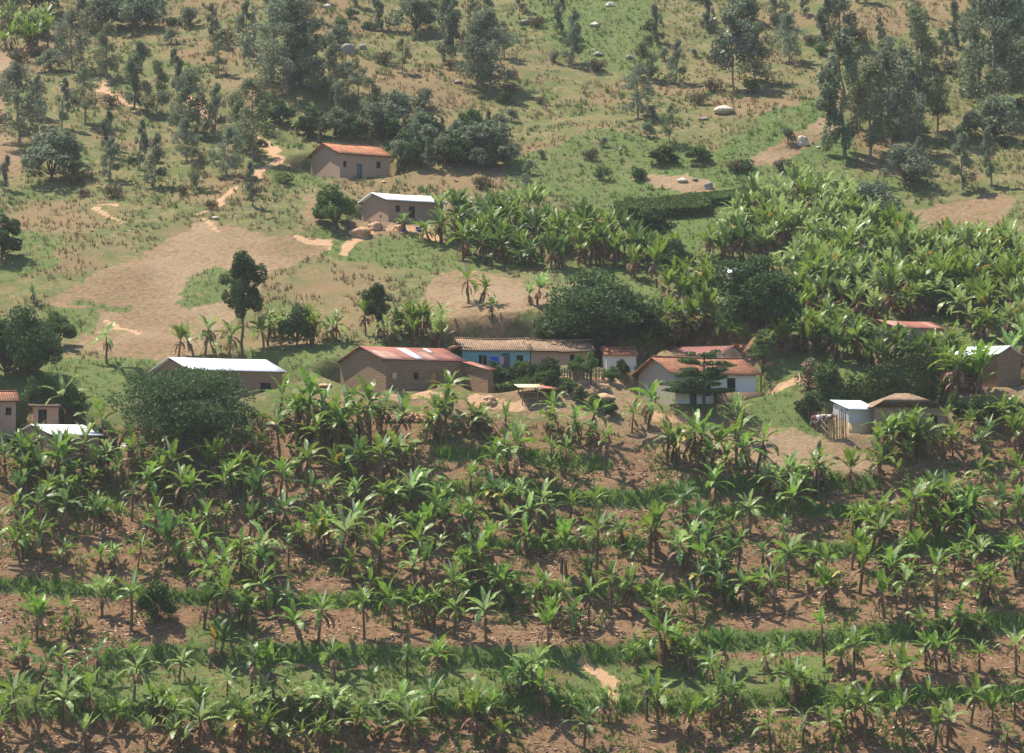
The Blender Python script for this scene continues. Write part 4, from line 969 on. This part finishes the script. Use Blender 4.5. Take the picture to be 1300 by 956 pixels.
MB().slab([(2.6, .12, h + .16), (3.35, .12, h + .16), (3.35, 2.65, h + .985), (2.6, 2.65, h + .985)], .02).build('pale_sheet', M['metal_white'], roof_)
MB().slab([(4.9, 1.75, h + .69), (5.2, 1.75, h + .69), (5.2, 2.75, h + 1.02), (4.9, 2.75, h + 1.02)], .02).build('pale_sheet', M['metal_white'], roof_)
# forward annex of the brick house
an = MB(); aw, ad = .25, 3.1; hz0, hz1 = h - .05, h - .66
def annex_wall():
    for x in (L - .02, L + aw):
        V_ = [(x, -.0, -.9), (x, -ad, -.9), (x, -ad, hz1), (x, 0, hz0)]; an.add(V_, [(0, 1, 2, 3)])
        V2 = [(x + .2, -.0, -.9), (x + .2, -ad, -.9), (x + .2, -ad, hz1), (x + .2, 0, hz0)]; an.add(V2, [(3, 2, 1, 0)])
    an.add([(L - .02, -ad, -.9), (L + aw + .2, -ad, -.9), (L + aw + .2, -ad, hz1), (L - .02, -ad, hz1)], [(0, 1, 2, 3)])
annex_wall(); aobj = an.build('annex_wall', [M['brick']], rb_)
MB().slab([(L - .2, -ad - .2, hz1 + .03), (L + aw + .5, -ad - .2, hz1 + .03), (L + aw + .5, .1, hz0 + .1), (L - .2, .1, hz0 + .1)], .05).build('annex_roof', [M['rust_roof']], aobj)
MB().box((-.2, -.5, -.5), (L - .3, -.003, .12)).build('plinth', [M['clay']], rb_)

bl, _ = house('blue', 'long_house', 'long house with turquoise blue wall and brown tiled roof', 'house', 'blue_paint', 'tile_brown', .85, .25, .25, sag=.1,
      front=[(1.2, 1.8, .6, 1.35, 'win'), (2.9, 3.5, .0, 1.5, 'bluedoor'), (4.0, 4.5, .6, 1.35, 'win')])
MB().slab([(-2.4, -.3, 1.32), (-.05, -.3, 1.98), (-.05, 3.4, 2.25), (-2.4, 3.4, 1.55)], .07).build('side_roof', [M['tile_orange']], bl)
MB().box((-2.1, .4, -.6), (-.003, 3.2, 1.3)).build('side_wall', [M['mud']], bl)
house('mudext', 'mud_house', 'overgrown mud house joined to the right of the blue house', 'house', 'mud', 'tile_brown', .8, .2, .3, sag=.12, front=[(1.2, 1.6, .7, 1.2, 'win'), (2.9, 3.4, 0, 1.4, 'opendoor')])
house('greysmall', 'small_house', 'small pale grey house with dull red roof', 'house', 'pale_plaster', 'tile_red', .5, .2, .25)
hw, _ = house('white', 'white_house', 'pale house with old red tiled roof behind a layered tree', 'house', 'white_plaster', 'tile_red', 1.08, .42, .35, gablemat='grey_plaster',
      front=[(1.2, 1.8, .0, 1.6, 'bluedoor'), (2.5, 2.95, .6, 1.6, 'win'), (4.3, 5.0, 1.1, 1.9, 'win')], left=[(2.15, 2.55, .12, 1.55, 'vent')])
MB().box((3.2, -.85, -1.0), (6.9, -.003, .88)).build('terrace_wall', [M['mud_red']], hw)
MB().tube([(6.95, -.3, -.6), (6.95, -.3, 2.15)], .05, 6).build('post', [M['wood_dark']], hw)
hr, _ = house('redback', 'red_roofed_house', 'house with smooth dark red iron roof and white gable', 'house', 'white_plaster', 'red_roof', .62, .12, .2, th=.03, sag=.01)
g_ = MB(); q = H['redback']; pts = [(q['L'] + .012, q['W'] / 2 + .75 * math.cos(t), q['h'] - .35 + .6 * math.sin(t)) for t in np.linspace(0, math.pi, 12)]
g_.add([(q['L'] + .012, q['W'] / 2, q['h'] - .35)] + pts, [(0, i, i + 1) for i in range(1, 12)]); g_.build('arch_panel', M['pale_plaster'], hr)
sh, _ = house('shed', 'small_shed', 'small white shed with flat sloping iron roof by the stake fence', 'shed', 'metal_wall', 'white_roof', .55, .12, .2, style='mono', th=.03, sag=.01, gablemat='metal_wall')
q = H['shed']; lb = MB(); lb.box((-.03, -.03, -.9), (q['L'] + .03, -.003, .72)); lb.add([(-.012, q['W'], -.9), (-.012, 0, -.9), (-.012, 0, .75), (-.012, q['W'], 1.25)], [(0, 1, 2, 3)]); lb.build('plinth', [M['cream_plaster']], sh)
house('brown_hip', 'hip_roofed_house', 'grey-brown house with brown tiled hip roof behind bananas', 'house', 'mud', 'tile_brown', .95, .3, .35, style='hip', front=[(3.9, 4.4, .8, 1.4, 'win')])
house('red_right', 'red_roofed_house', 'rusty red roof rising out of the right banana grove', 'house', 'mud', 'rust_roof', .56, .3, .2, th=.03, front=[(2, 2.5, .5, 1.2, 'win')])
hd, rr_ = house('dark_right', 'brick_shed', 'dark brick building with white iron roof at right', 'shed', 'brick', 'white_roof', .62, .2, .15, th=.03, sag=.01)
house('metal_left', 'mud_house', 'left house with wide bright iron roof half hidden by bush', 'house', 'mud_red', 'white_roof', .9, .3, .2, th=.03, sag=.02,
      front=[(3.3, 3.9, 0, 1.6, 'opendoor'), (5.6, 6.5, .5, 1.5, 'win')])
house('red_left', 'cream_house', 'cream walled house with red tiles at the left edge', 'house', 'mud', 'tile_red', .62, .25, .3, front=[(3.9, 4.3, .75, 1.3, 'win')])
house('hut', 'mud_hut', 'tiny mud hut with dark flat roof on the left', 'hut', 'mud_red', 'wood_dark', .15, .2, .25, style='mono', th=.12, front=[(.35, .95, 0, .95, 'opendoor')])
house('metal_corner', 'iron_roofed_house', 'house with pale blue iron roof among bananas, lower left', 'house', 'mud', 'white_roof', .72, .3, .2, th=.03, sag=.01)
house('peek', 'small_shed', 'small iron-roofed shed peeping beside the large dark tree', 'shed', 'mud', 'white_roof', .4, .15, .15, th=.03)
house('orange_back', 'small_house', 'small orange-tiled roof behind the red-roofed house', 'house', 'pale_plaster', 'tile_orange', .4, .15, .2)
# ruined mud wall beside the hut
P = at(74, 538); w = MB(); w.box((0, 0, -.5), (1.5, .25, .95)); w.box((1.5, .01, -.5), (2.1, .24, .6)); o = w.build('mud_wall', [M['mud_red']]); o.location = P; o.rotation_euler = (0, 0, R(-5)); tag(o, 'low broken mud wall right of the tiny hut', 'wall')

# open shelter
P = at(663, 514); sroot = empty('open_shelter', P, R(10)); tag(sroot, 'small open shelter of sticks with cream and rust roof sheets', 'shelter')
sw, sd = 2.2, 1.5
for i, (x, y) in enumerate([(0, 0), (1.05, -.1), (sw, 0), (0, sd), (1.2, sd), (sw, sd)]):
    zz = float(height(P[0] + x * .98 - y * .17, P[1] + y * .98)) - P[2]
    m_ = MB().tube([(x, y, zz - .2), (x + .03, y, .6), (x, y, 1.2 + .12 * (y > 0))], .045, 6).build('post', M['wood'], sroot)
for zz in (.45, .85):
    MB().tube([(0, -.02, zz), (sw, -.02, zz + .04)], .03, 5).build('rail', M['wood'], sroot)
rf = MB().slab([(-.3, -.3, 1.22), (1.5, -.3, 1.2), (1.45, sd + .2, 1.52), (-.3, sd + .2, 1.5)], .03).build('roof_sheet', M['tarp_cream'], sroot)
MB().slab([(1.4, -.35, 1.17), (sw + .35, -.35, 1.1), (sw + .3, sd + .2, 1.38), (1.4, sd + .2, 1.46)], .03).build('roof_sheet', M['tarp_red'], sroot)

def fence(name, pts, n, hh, label, mat='wood', rail=True, rad=.035, var=.2):
    P = march(height, [p[0] for p in pts], [p[1] for p in pts]); root = empty(name, P[0]); tag(root, label, 'fence')
    seg = np.linalg.norm(np.diff(P, axis=0), axis=1); cum = np.r_[0, np.cumsum(seg)]; prev = None
    for s in np.linspace(0, cum[-1], n):
        s += random.uniform(-.05, .05); s = min(max(s, 0), cum[-1]); x, y = np.interp(s, cum, P[:, 0]), np.interp(s, cum, P[:, 1]); z = float(height(x, y)); h_ = hh * random.uniform(1 - var, 1 + var)
        a = np.array([x, y, z]) - P[0]; b = a + (random.uniform(-.06, .06), random.uniform(-.06, .06), h_)
        MB().tube([a - (0, 0, .2), (a + b) / 2 + (.01, 0, 0), b], rad * random.uniform(.8, 1.3), 5).build('stake', M[mat] if random.random() < .7 else M['wood_dark'], root)
    if rail:
        for f in (.45, .8): MB().tube([p - P[0] + np.array([0, -.05, hh * f]) for p in P], .025, 5).build('rail', M[mat], root)
fence('stake_fence', [(1018, 527), (1032, 537), (1045, 552), (1052, 560)], 16, 1.1, 'rough stake fence running down to the animal pen')
fence('stake_fence', [(1052, 560), (1062, 558), (1074, 556)], 9, 1.7, 'tall stakes beside the small white shed')
fence('stick_fence', [(694, 482), (725, 484), (768, 482)], 55, .85, 'fence of upright sticks behind the swept yard', 'wood', True, .03, .15)

# cow
def cow():
    me = bpy.data.meshes.new('body')
    J = [(0, 0, 1.05), (.45, 0, 1.08), (.75, 0, 1.2), (1.0, 0, 1.3), (1.25, 0, 1.18), (-.5, 0, 1.08), (-.75, 0, 1.12), (.45, .2, .75), (.47, .2, .38), (.45, .2, .04), (.45, -.2, .75), (.5, -.2, .38), (.48, -.2, .04),
         (-.6, .2, .72), (-.52, .2, .5), (-.62, .2, .04), (-.62, -.2, .72), (-.55, -.2, .5), (-.66, -.2, .04), (-.92, 0, .9), (-.94, 0, .5)]
    E = [(0, 1), (1, 2), (2, 3), (3, 4), (0, 5), (5, 6), (1, 7), (7, 8), (8, 9), (1, 10), (10, 11), (11, 12), (5, 13), (13, 14), (14, 15), (5, 16), (16, 17), (17, 18), (6, 19), (19, 20)]
    rad = [.34, .30, .19, .15, .09, .32, .2, .12, .07, .05, .12, .07, .05, .14, .08, .05, .14, .08, .05, .03, .03]
    me.from_pydata(J, E, []); o = bpy.data.objects.new('cow', me); C.objects.link(o)
    md = o.modifiers.new('s', 'SKIN'); sv = me.skin_vertices[0].data if me.skin_vertices else None
    if sv is None: return o
    for i, r_ in enumerate(rad): sv[i].radius = (r_, r_)
    sv[0].use_root = True; o.modifiers.new('u', 'SUBSURF').levels = 1
    me.materials.append(M['cow']); return o
try:
    bm_ok = True; me_ = bpy.data.meshes.new('t'); me_.from_pydata([(0, 0, 0)], [], [])
    c = cow()
    if not c.data.skin_vertices:
        bpy.context.view_layer.objects.active = c; c.select_set(True); bpy.ops.mesh.customdata_skin_add()
        rad = [.34, .30, .19, .15, .09, .32, .2, .12, .07, .05, .12, .07, .05, .14, .08, .05, .14, .08, .05, .03, .03]
        for i, r_ in enumerate(rad): c.data.skin_vertices[0].data[i].radius = (r_, r_)
        c.data.skin_vertices[0].data[0].use_root = True
        c.modifiers.new('u', 'SUBSURF').levels = 1; c.data.materials.append(M['cow'])
    P = at(1045, 552); c.location = P + np.array([0, .9, .0]); c.location[2] = float(height(P[0], P[1] + .9)); c.rotation_euler = (0, 0, R(12)); c.scale = (.85,) * 3
    tag(c, 'brown and white cow standing behind the stake fence', 'cow')
    for s in (-1, 1):
        MB().tube([(1.0, .08 * s, 1.4), (1.0, .2 * s, 1.5), (1.04, .22 * s, 1.62)], [.03, .022, .008], 5).build('horn', M['horn'], c)
        MB().add([(.97, .1 * s, 1.38), (.9, .26 * s, 1.36), (.95, .27 * s, 1.3), (1.0, .13 * s, 1.32)], [(0, 1, 2, 3)]).build('ear', M['cow'], c)
except Exception as e: print('cow', e)

# laundry and small coloured things
P = H['blue']['P'] + np.array([2.0, -.35, 0]); lr = empty('clothes_line', P); tag(lr, 'short washing line in front of the blue house', 'washing line')
for x in (-.5, 1.5): MB().tube([(x, 0, -.2), (x, 0, 1.3)], .03, 5).build('post', M['wood'], lr)
MB().tube([(-.5, 0, 1.27), (.5, 0, 1.2), (1.5, 0, 1.27)], .012, 4).build('rope', M['wood_dark'], lr)
def cloth(x0, x1, z0, z1, mat, lab, loc, nm='cloth'):
    n = 7; V_ = []
    for j, z in enumerate(np.linspace(z1, z0, 4)):
        for i, x in enumerate(np.linspace(x0, x1, n)): V_.append((x, .03 * math.sin(i * 1.9 + j) * (j / 3 + .2), z + .01 * math.sin(i)))
    V_ = np.array(V_); F_ = [(j * n + i, j * n + i + 1, (j + 1) * n + i + 1, (j + 1) * n + i) for j in range(3) for i in range(n - 1)]
    mb = MB().add(V_, F_).add(V_ + (0, .012, 0), [f[::-1] for f in F_]); o = mb.build(nm, M[mat], None, True); o.location = loc; tag(o, lab, 'cloth')
cloth(.05, .62, .75, 1.2, 'cloth_blue', 'blue cloth hanging before the turquoise wall', lr.location, 'hanging_cloth')
cloth(.78, 1.02, .65, 1.2, 'cloth_red', 'pink cloth hanging right of the blue cloth', lr.location, 'hanging_cloth')
def basin(u, v, r_, hh, mat, lab, nm, cat):
    P = at(u, v); n = 14; mb = MB(); prof = [(r_ * .75, 0), (r_, hh), (r_ * 1.08, hh), (r_ * .93, hh), (r_ * .7, .04)]
    V_ = [(a * math.cos(t), a * math.sin(t), z) for a, z in prof for t in np.arange(n) * 2 * math.pi / n]; F_ = [(j * n + i, j * n + (i + 1) % n, (j + 1) * n + (i + 1) % n, (j + 1) * n + i) for j in range(len(prof) - 1) for i in range(n)]
    mb.add(V_, F_); mb.add(V_[-n:], [(0, i, i + 1) for i in range(1, n - 1)]); o = mb.build(nm, M[mat], None, True); o.location = P; tag(o, lab, cat)
basin(531.5, 293, .28, .3, 'cloth_blue', 'blue basin outside the upper iron-roofed house', 'water_basin', 'basin')
basin(513, 295, .12, .4, 'cloth_blue', 'narrow blue container left of the blue basin', 'water_container', 'container')

# rocks
def rock(u, v, wpx, mat, lab, nm='boulder', flat=.6, seed=0, grp=None):
    r = np.random.default_rng(seed + int(u)); P = at(u, v); s = wpx / FPX * (P @ Fv) / 2
    import bmesh
    bm = bmesh.new(); bmesh.ops.create_icosphere(bm, subdivisions=3, radius=1); ax = r.uniform(.75, 1.1, 3); ph = r.uniform(0, 9, 3)
    for vt in bm.verts:
        k = 1 + .18 * math.sin(vt.co.x * 2.7 + ph[0]) + .16 * math.sin(vt.co.y * 3.3 + ph[1]) + .14 * math.sin(vt.co.z * 3.9 + ph[2]); k += .22 * float(fbm(vt.co.x * 3 + ph[0], vt.co.y * 3 + vt.co.z * 2, 3, 3)); vt.co = (vt.co.x * k * s * ax[0], vt.co.y * k * s * ax[1], vt.co.z * k * s * flat)
    me = bpy.data.meshes.new(nm); bm.to_mesh(me); bm.free(); me.materials.append(M[mat]); o = bpy.data.objects.new(nm, me); C.objects.link(o); o.location = (P[0], P[1] + (s * .5 if nm == 'clay_heap' else 0), float(height(P[0], P[1] + (s * .5 if nm == 'clay_heap' else 0))) + s * flat * (.0 if nm == 'clay_heap' else .35)); o.rotation_euler = (0, 0, r.uniform(0, 6))
    tag(o, lab, 'rock', grp)
rock(1020, 183, 15, 'rock_pale', 'round pale boulder on the ploughed plot', flat=.9)
rock(921, 143, 30, 'rock_pale', 'large flat pale boulder on the right slope', flat=.4)
for i, (u, v, w, lab) in enumerate([(866, 231, 14, 'pale rock left of the others beside the brown plot'), (899, 239, 16, 'wide pale rock right of the brown plot'), (882, 229, 8, 'small pale rock between two larger ones'), (441, 66, 22, 'long grey outcrop near the top, left of centre'),
    (460, 62, 12, 'grey rock at the right end of the outcrop'), (450, 16, 13, 'pale rock at the top above the outcrop'), (415, 10, 12, 'pale rock at the top left of the outcrop'), (80, 108, 9, 'white stone on the left slope'), (893, 152, 9, 'pale rock left of the flat boulder'), (1039, 188, 6, 'small white stone right of the round boulder'),
    (582, 105, 12, 'dark rock beside the broad eucalyptus'), (665, 30, 13, 'pale rock on the green slope, leftmost'), (755, 33, 12, 'pale rock high on the green slope, centre'), (760, 70, 12, 'flat rock below the high green slope'), (800, 74, 12, 'flat rock right of another on the green slope'),
    (775, 8, 12, 'rock at the very top of the green slope'), (895, 20, 12, 'grey rock at the top left of the silver tree'), (788, 190, 7, 'small pale stone low on the stony slope'), (273, 278, 9, 'grey stone on the left meadow by the path'), (325, 77, 9, 'pale rock left of the dense eucalyptus group')]):
    rock(u, v, w, 'rock' if i % 3 or i == 3 else 'rock_pale', lab, seed=i)
# clay heaps
for u, v, w, lab in [(456, 300, 30, 'orange clay heap below the upper iron-roofed house'), (475, 292, 22, 'clay lump right of the larger clay heap'), (508, 292, 16, 'clay heap in front of the upper iron-roofed house'), (622, 514, 22, 'pale clay heap at the right end of the brick house'),
                     (770, 508, 26, 'clay heap on the swept yard slope'), (413, 492, 16, 'clay heap at the left end of the brick house'), (487, 232, 9, 'orange clay lump below the tiled house')]:
    rock(u, v, w, 'clay', lab, 'clay_heap', .5, 3)
# stacked stones / firewood pile
P = at(515, 533); root = empty('stone_pile', P); tag(root, 'pile of pale stones below the brick house', 'pile', ); r = np.random.default_rng(9)
import bmesh
mbp = MB()
for i in range(150):
    x = r.uniform(-1.5, 1.5); y = r.uniform(-.35, .35); z = r.uniform(0, .5) * (1 - abs(x) / 1.8) * (1 - abs(y)); s = r.uniform(.07, .13)
    Vv = rand_unit(8, r) * s + (x, y, z); 
    b = np.array([(-1, -1, -1), (1, -1, -1), (1, 1, -1), (-1, 1, -1), (-1, -1, 1), (1, -1, 1), (1, 1, 1), (-1, 1, 1)]) * s * r.uniform(.6, 1.1, 3) * (1 + r.normal(size=(8, 3)) * .12)
    aa = r.uniform(0, 3); Rm = np.array([[math.cos(aa), -math.sin(aa), 0], [math.sin(aa), math.cos(aa), 0], [0, 0, 1]]); b = b @ Rm.T + (x, y, z + .04 + float(height(P[0] + x, P[1] + y)) - P[2])
    mbp.add(b, [(0, 3, 2, 1), (4, 5, 6, 7), (0, 1, 5, 4), (1, 2, 6, 5), (2, 3, 7, 6), (3, 0, 4, 7)])
mbp.build('stones', M['clay'], root)
P = at(490, 528); root = empty('stick_bundle', P); tag(root, 'bundle of dark sticks left of the stone pile', 'bundle')
mbp = MB()
for i in range(40):
    a = np.array([r.uniform(-.25, .25), r.uniform(-.2, .2), r.uniform(0, .2)]); mbp.tube([a + (-.6, 0, -.1), a + (.55, .1, .55)], .02, 4)
mbp.build('sticks', M['wood_dark'], root)

# ------------------------------------------------------------------ ground cover (stuff)
def tufts(name, n, area, cond, mat, hgt, wd, blades, label, cat, seed):
    r = np.random.default_rng(seed); x = r.uniform(area[0], area[1], n); y = r.uniform(area[2], area[3], n); z = height(x, y); u, v, d = project(np.stack([x, y, z], -1))
    k = (u > -40) & (u < 1340) & (v > -30) & (v < 990); x, y, z = x[k], y[k], z[k]; zz = zones(x, y, z); k = cond(x, y, u[k], v[k], zz, r); x, y, z = x[k], y[k], z[k]; n = len(x)
    m = n * blades; X_ = np.repeat(np.stack([x, y, z], -1), blades, 0) + r.normal(size=(m, 3)) * (.09, .09, 0)
    az = r.uniform(0, 6.28, m); D = np.stack([np.cos(az), np.sin(az), 0 * az], -1); S = np.stack([-np.sin(az), np.cos(az), 0 * az], -1); hh = hgt * r.uniform(.5, 1.4, m)[:, None]
    V_ = np.stack([X_ - S * wd - (0, 0, .03), X_ + S * wd - (0, 0, .03), X_ + D * hh * r.uniform(.2, .9, m)[:, None] + np.array([0, 0, 1]) * hh], 1)
    o = MB().add(V_.reshape(-1, 3), np.arange(m * 3).reshape(m, 3)).build(name, M[mat]); tag(o, label, cat, kind='stuff'); print(name, n)
def c_dry(x, y, u, v, z, r):
    return (v < 470) & (z[0] < .5) & (z[1] < .5) & (z[3] < .3) & (r.uniform(size=len(x)) < np.where(z[2] > .5, .35, 1)) & (fbm(x / 2, y / 2, 12, 3) > -.15)
def c_green(x, y, u, v, z, r): return (z[3] < .3) & (((z[2] > .5) & (z[0] < .5)) | (z[4] > .4)) | ((z[1] > .5) & (z[4] < .3) & (fbm(x / 1.6, y / 1.6, 61, 3) > .28))
tufts('dry_grass', 42000, (-62, 62, 226, 345), c_dry, 'grass_dry', .3, .05, 4, 'dry tan grass tufts on the upper slope', 'grass', 1)
tufts('green_grass', 60000, (-62, 62, 180, 345), c_green, 'grass_green', .22, .04, 4, 'short green grass on meadows and terraces', 'grass', 2)
tufts('bank_grass', 100000, (-60, 60, 182, 225), lambda x, y, u, v, z, r: (z[4] > .72), 'bank_grass', .5, .045, 5, 'tall green grass on the terrace banks', 'grass', 3)
tufts('hill_scrub', 9000, (-62, 62, 238, 345), lambda x, y, u, v, z, r: (v < 280) & (z[0] < .5) & (z[1] < .5) & (fbm(x / 3.2, y / 3.2, 33, 3) > .12), 'bush', .4, .07, 8, 'olive scrub patches on the grassy slope', 'scrub', 11)
def scatter_flat(name, n, area, cond, mat, s, label, cat, seed):
    r = np.random.default_rng(seed); x = r.uniform(area[0], area[1], n); y = r.uniform(area[2], area[3], n); z = height(x, y); u, v, d = project(np.stack([x, y, z], -1))
    k = (u > -40) & (u < 1340) & (v > -30) & (v < 990); x, y, z, u, v = x[k], y[k], z[k], u[k], v[k]; zz = zones(x, y, z); k = cond(x, y, u, v, zz, r); P = np.stack([x, y, z + .04], -1)[k]; mb = MB(); leaves(mb, P, s[0], s[1], r, 0, 0)
    V_ = mb.V[0].reshape(-1, 4, 3); c = V_.mean(1, keepdims=True); V_ = c + (V_ - c) * (1, 1, .35); mb.V[0] = V_.reshape(-1, 3); o = mb.build(name, M[mat]); tag(o, label, cat, kind='stuff'); print(name, len(P))
scatter_flat('leaf_litter', 150000, (-58, 58, 180, 226), lambda x, y, u, v, z, r: (z[1] > .5) & (z[4] < .3) & (z[0] < .5) & (v > 530) & (fbm(x / 1.5, y / 1.5, 41, 3) + r.uniform(-.3, .3, len(x)) > .1), 'litter', (.42, .12), 'dry leaf scraps on the plantation soil', 'leaf litter', 4)
scatter_flat('loose_stones', 16000, (-62, 62, 232, 345), lambda x, y, u, v, z, r: (v < 300) & (fbm(x / 4, y / 4, 71, 3) + r.uniform(-.2, .2, len(x)) > .22) & ((u > 560) | (r.uniform(size=len(x)) < .3)), 'rock', (.4, .28), 'loose stones on the stony slope', 'stones', 6)
tufts('plot_weeds', 34000, (-58, 58, 182, 226), lambda x, y, u, v, z, r: (v > 540) & (z[1] > .5) & (fbm(x / 2.5, y / 2.5, 91, 3) > .02), 'grass_green', .25, .06, 5, 'low green weeds between the banana plants', 'weeds', 8)

# ------------------------------------------------------------------ light, sky, haze, camera
EL = R(62); sdir = np.array([-.85, .53]); sdir /= np.linalg.norm(sdir); SD = np.array([sdir[0] * math.cos(EL), sdir[1] * math.cos(EL), math.sin(EL)])
w = bpy.data.worlds.new('World'); bpy.context.scene.world = w; w.use_nodes = True; nt = w.node_tree; nt.nodes.clear()
sky = nt.nodes.new('ShaderNodeTexSky'); sky.sky_type = 'NISHITA'; sky.sun_disc = False; sky.sun_elevation = EL; sky.sun_rotation = math.atan2(SD[0], SD[1]) % (2 * math.pi); sky.dust_density = 2.0; sky.altitude = 1500
bg = nt.nodes.new('ShaderNodeBackground'); bg.inputs[1].default_value = .12; wo = nt.nodes.new('ShaderNodeOutputWorld'); nt.links.new(sky.outputs[0], bg.inputs[0]); nt.links.new(bg.outputs[0], wo.inputs[0])
sl = bpy.data.lights.new('sun', 'SUN'); sl.energy = 4.9; sl.angle = R(.55); sl.color = (1, .92, .76); so = bpy.data.objects.new('sun', sl); C.objects.link(so)
from mathutils import Vector
so.rotation_euler = Vector(SD).to_track_quat('Z', 'Y').to_euler(); so.location = (0, 200, 150)

HAZE = 0.00014
if HAZE:
    zmin = float(ZZ.min()) - 1; zmax = max(float(ZZ.max()), 95) + 6
    hb = MB().box((xs[0] - 5, ys[0] - 5, zmin), (xs[-1] + 5, ys[-1] + 5, zmax)); hm = bpy.data.materials.new('haze'); hm.use_nodes = True; t = hm.node_tree; t.nodes.clear()
    oo = t.nodes.new('ShaderNodeOutputMaterial'); pv = t.nodes.new('ShaderNodeVolumePrincipled'); pv.inputs['Density'].default_value = HAZE; pv.inputs['Color'].default_value = (.88, .93, .95, 1); pv.inputs['Anisotropy'].default_value = .3
    t.links.new(pv.outputs[0], oo.inputs['Volume']); ho = hb.build('haze', hm); tag(ho, kind='stuff')

cam = bpy.data.cameras.new('camera'); cam.sensor_width = 36; cam.lens = 36 * FPX / 1300; cam.clip_start = 1; cam.clip_end = 5000
co = bpy.data.objects.new('camera', cam); C.objects.link(co); co.rotation_euler = (math.pi / 2 + PITCH, 0, 0); bpy.context.scene.camera = co
sc = bpy.context.scene; sc.view_settings.view_transform = 'Standard'; sc.view_settings.look = 'None'; sc.view_settings.gamma = 1; sc.view_settings.exposure = 1.05
sc.cycles.max_bounces = 5; sc.cycles.diffuse_bounces = 2; sc.cycles.glossy_bounces = 2; sc.cycles.transmission_bounces = 3; sc.cycles.volume_bounces = 0; sc.cycles.use_denoising = True
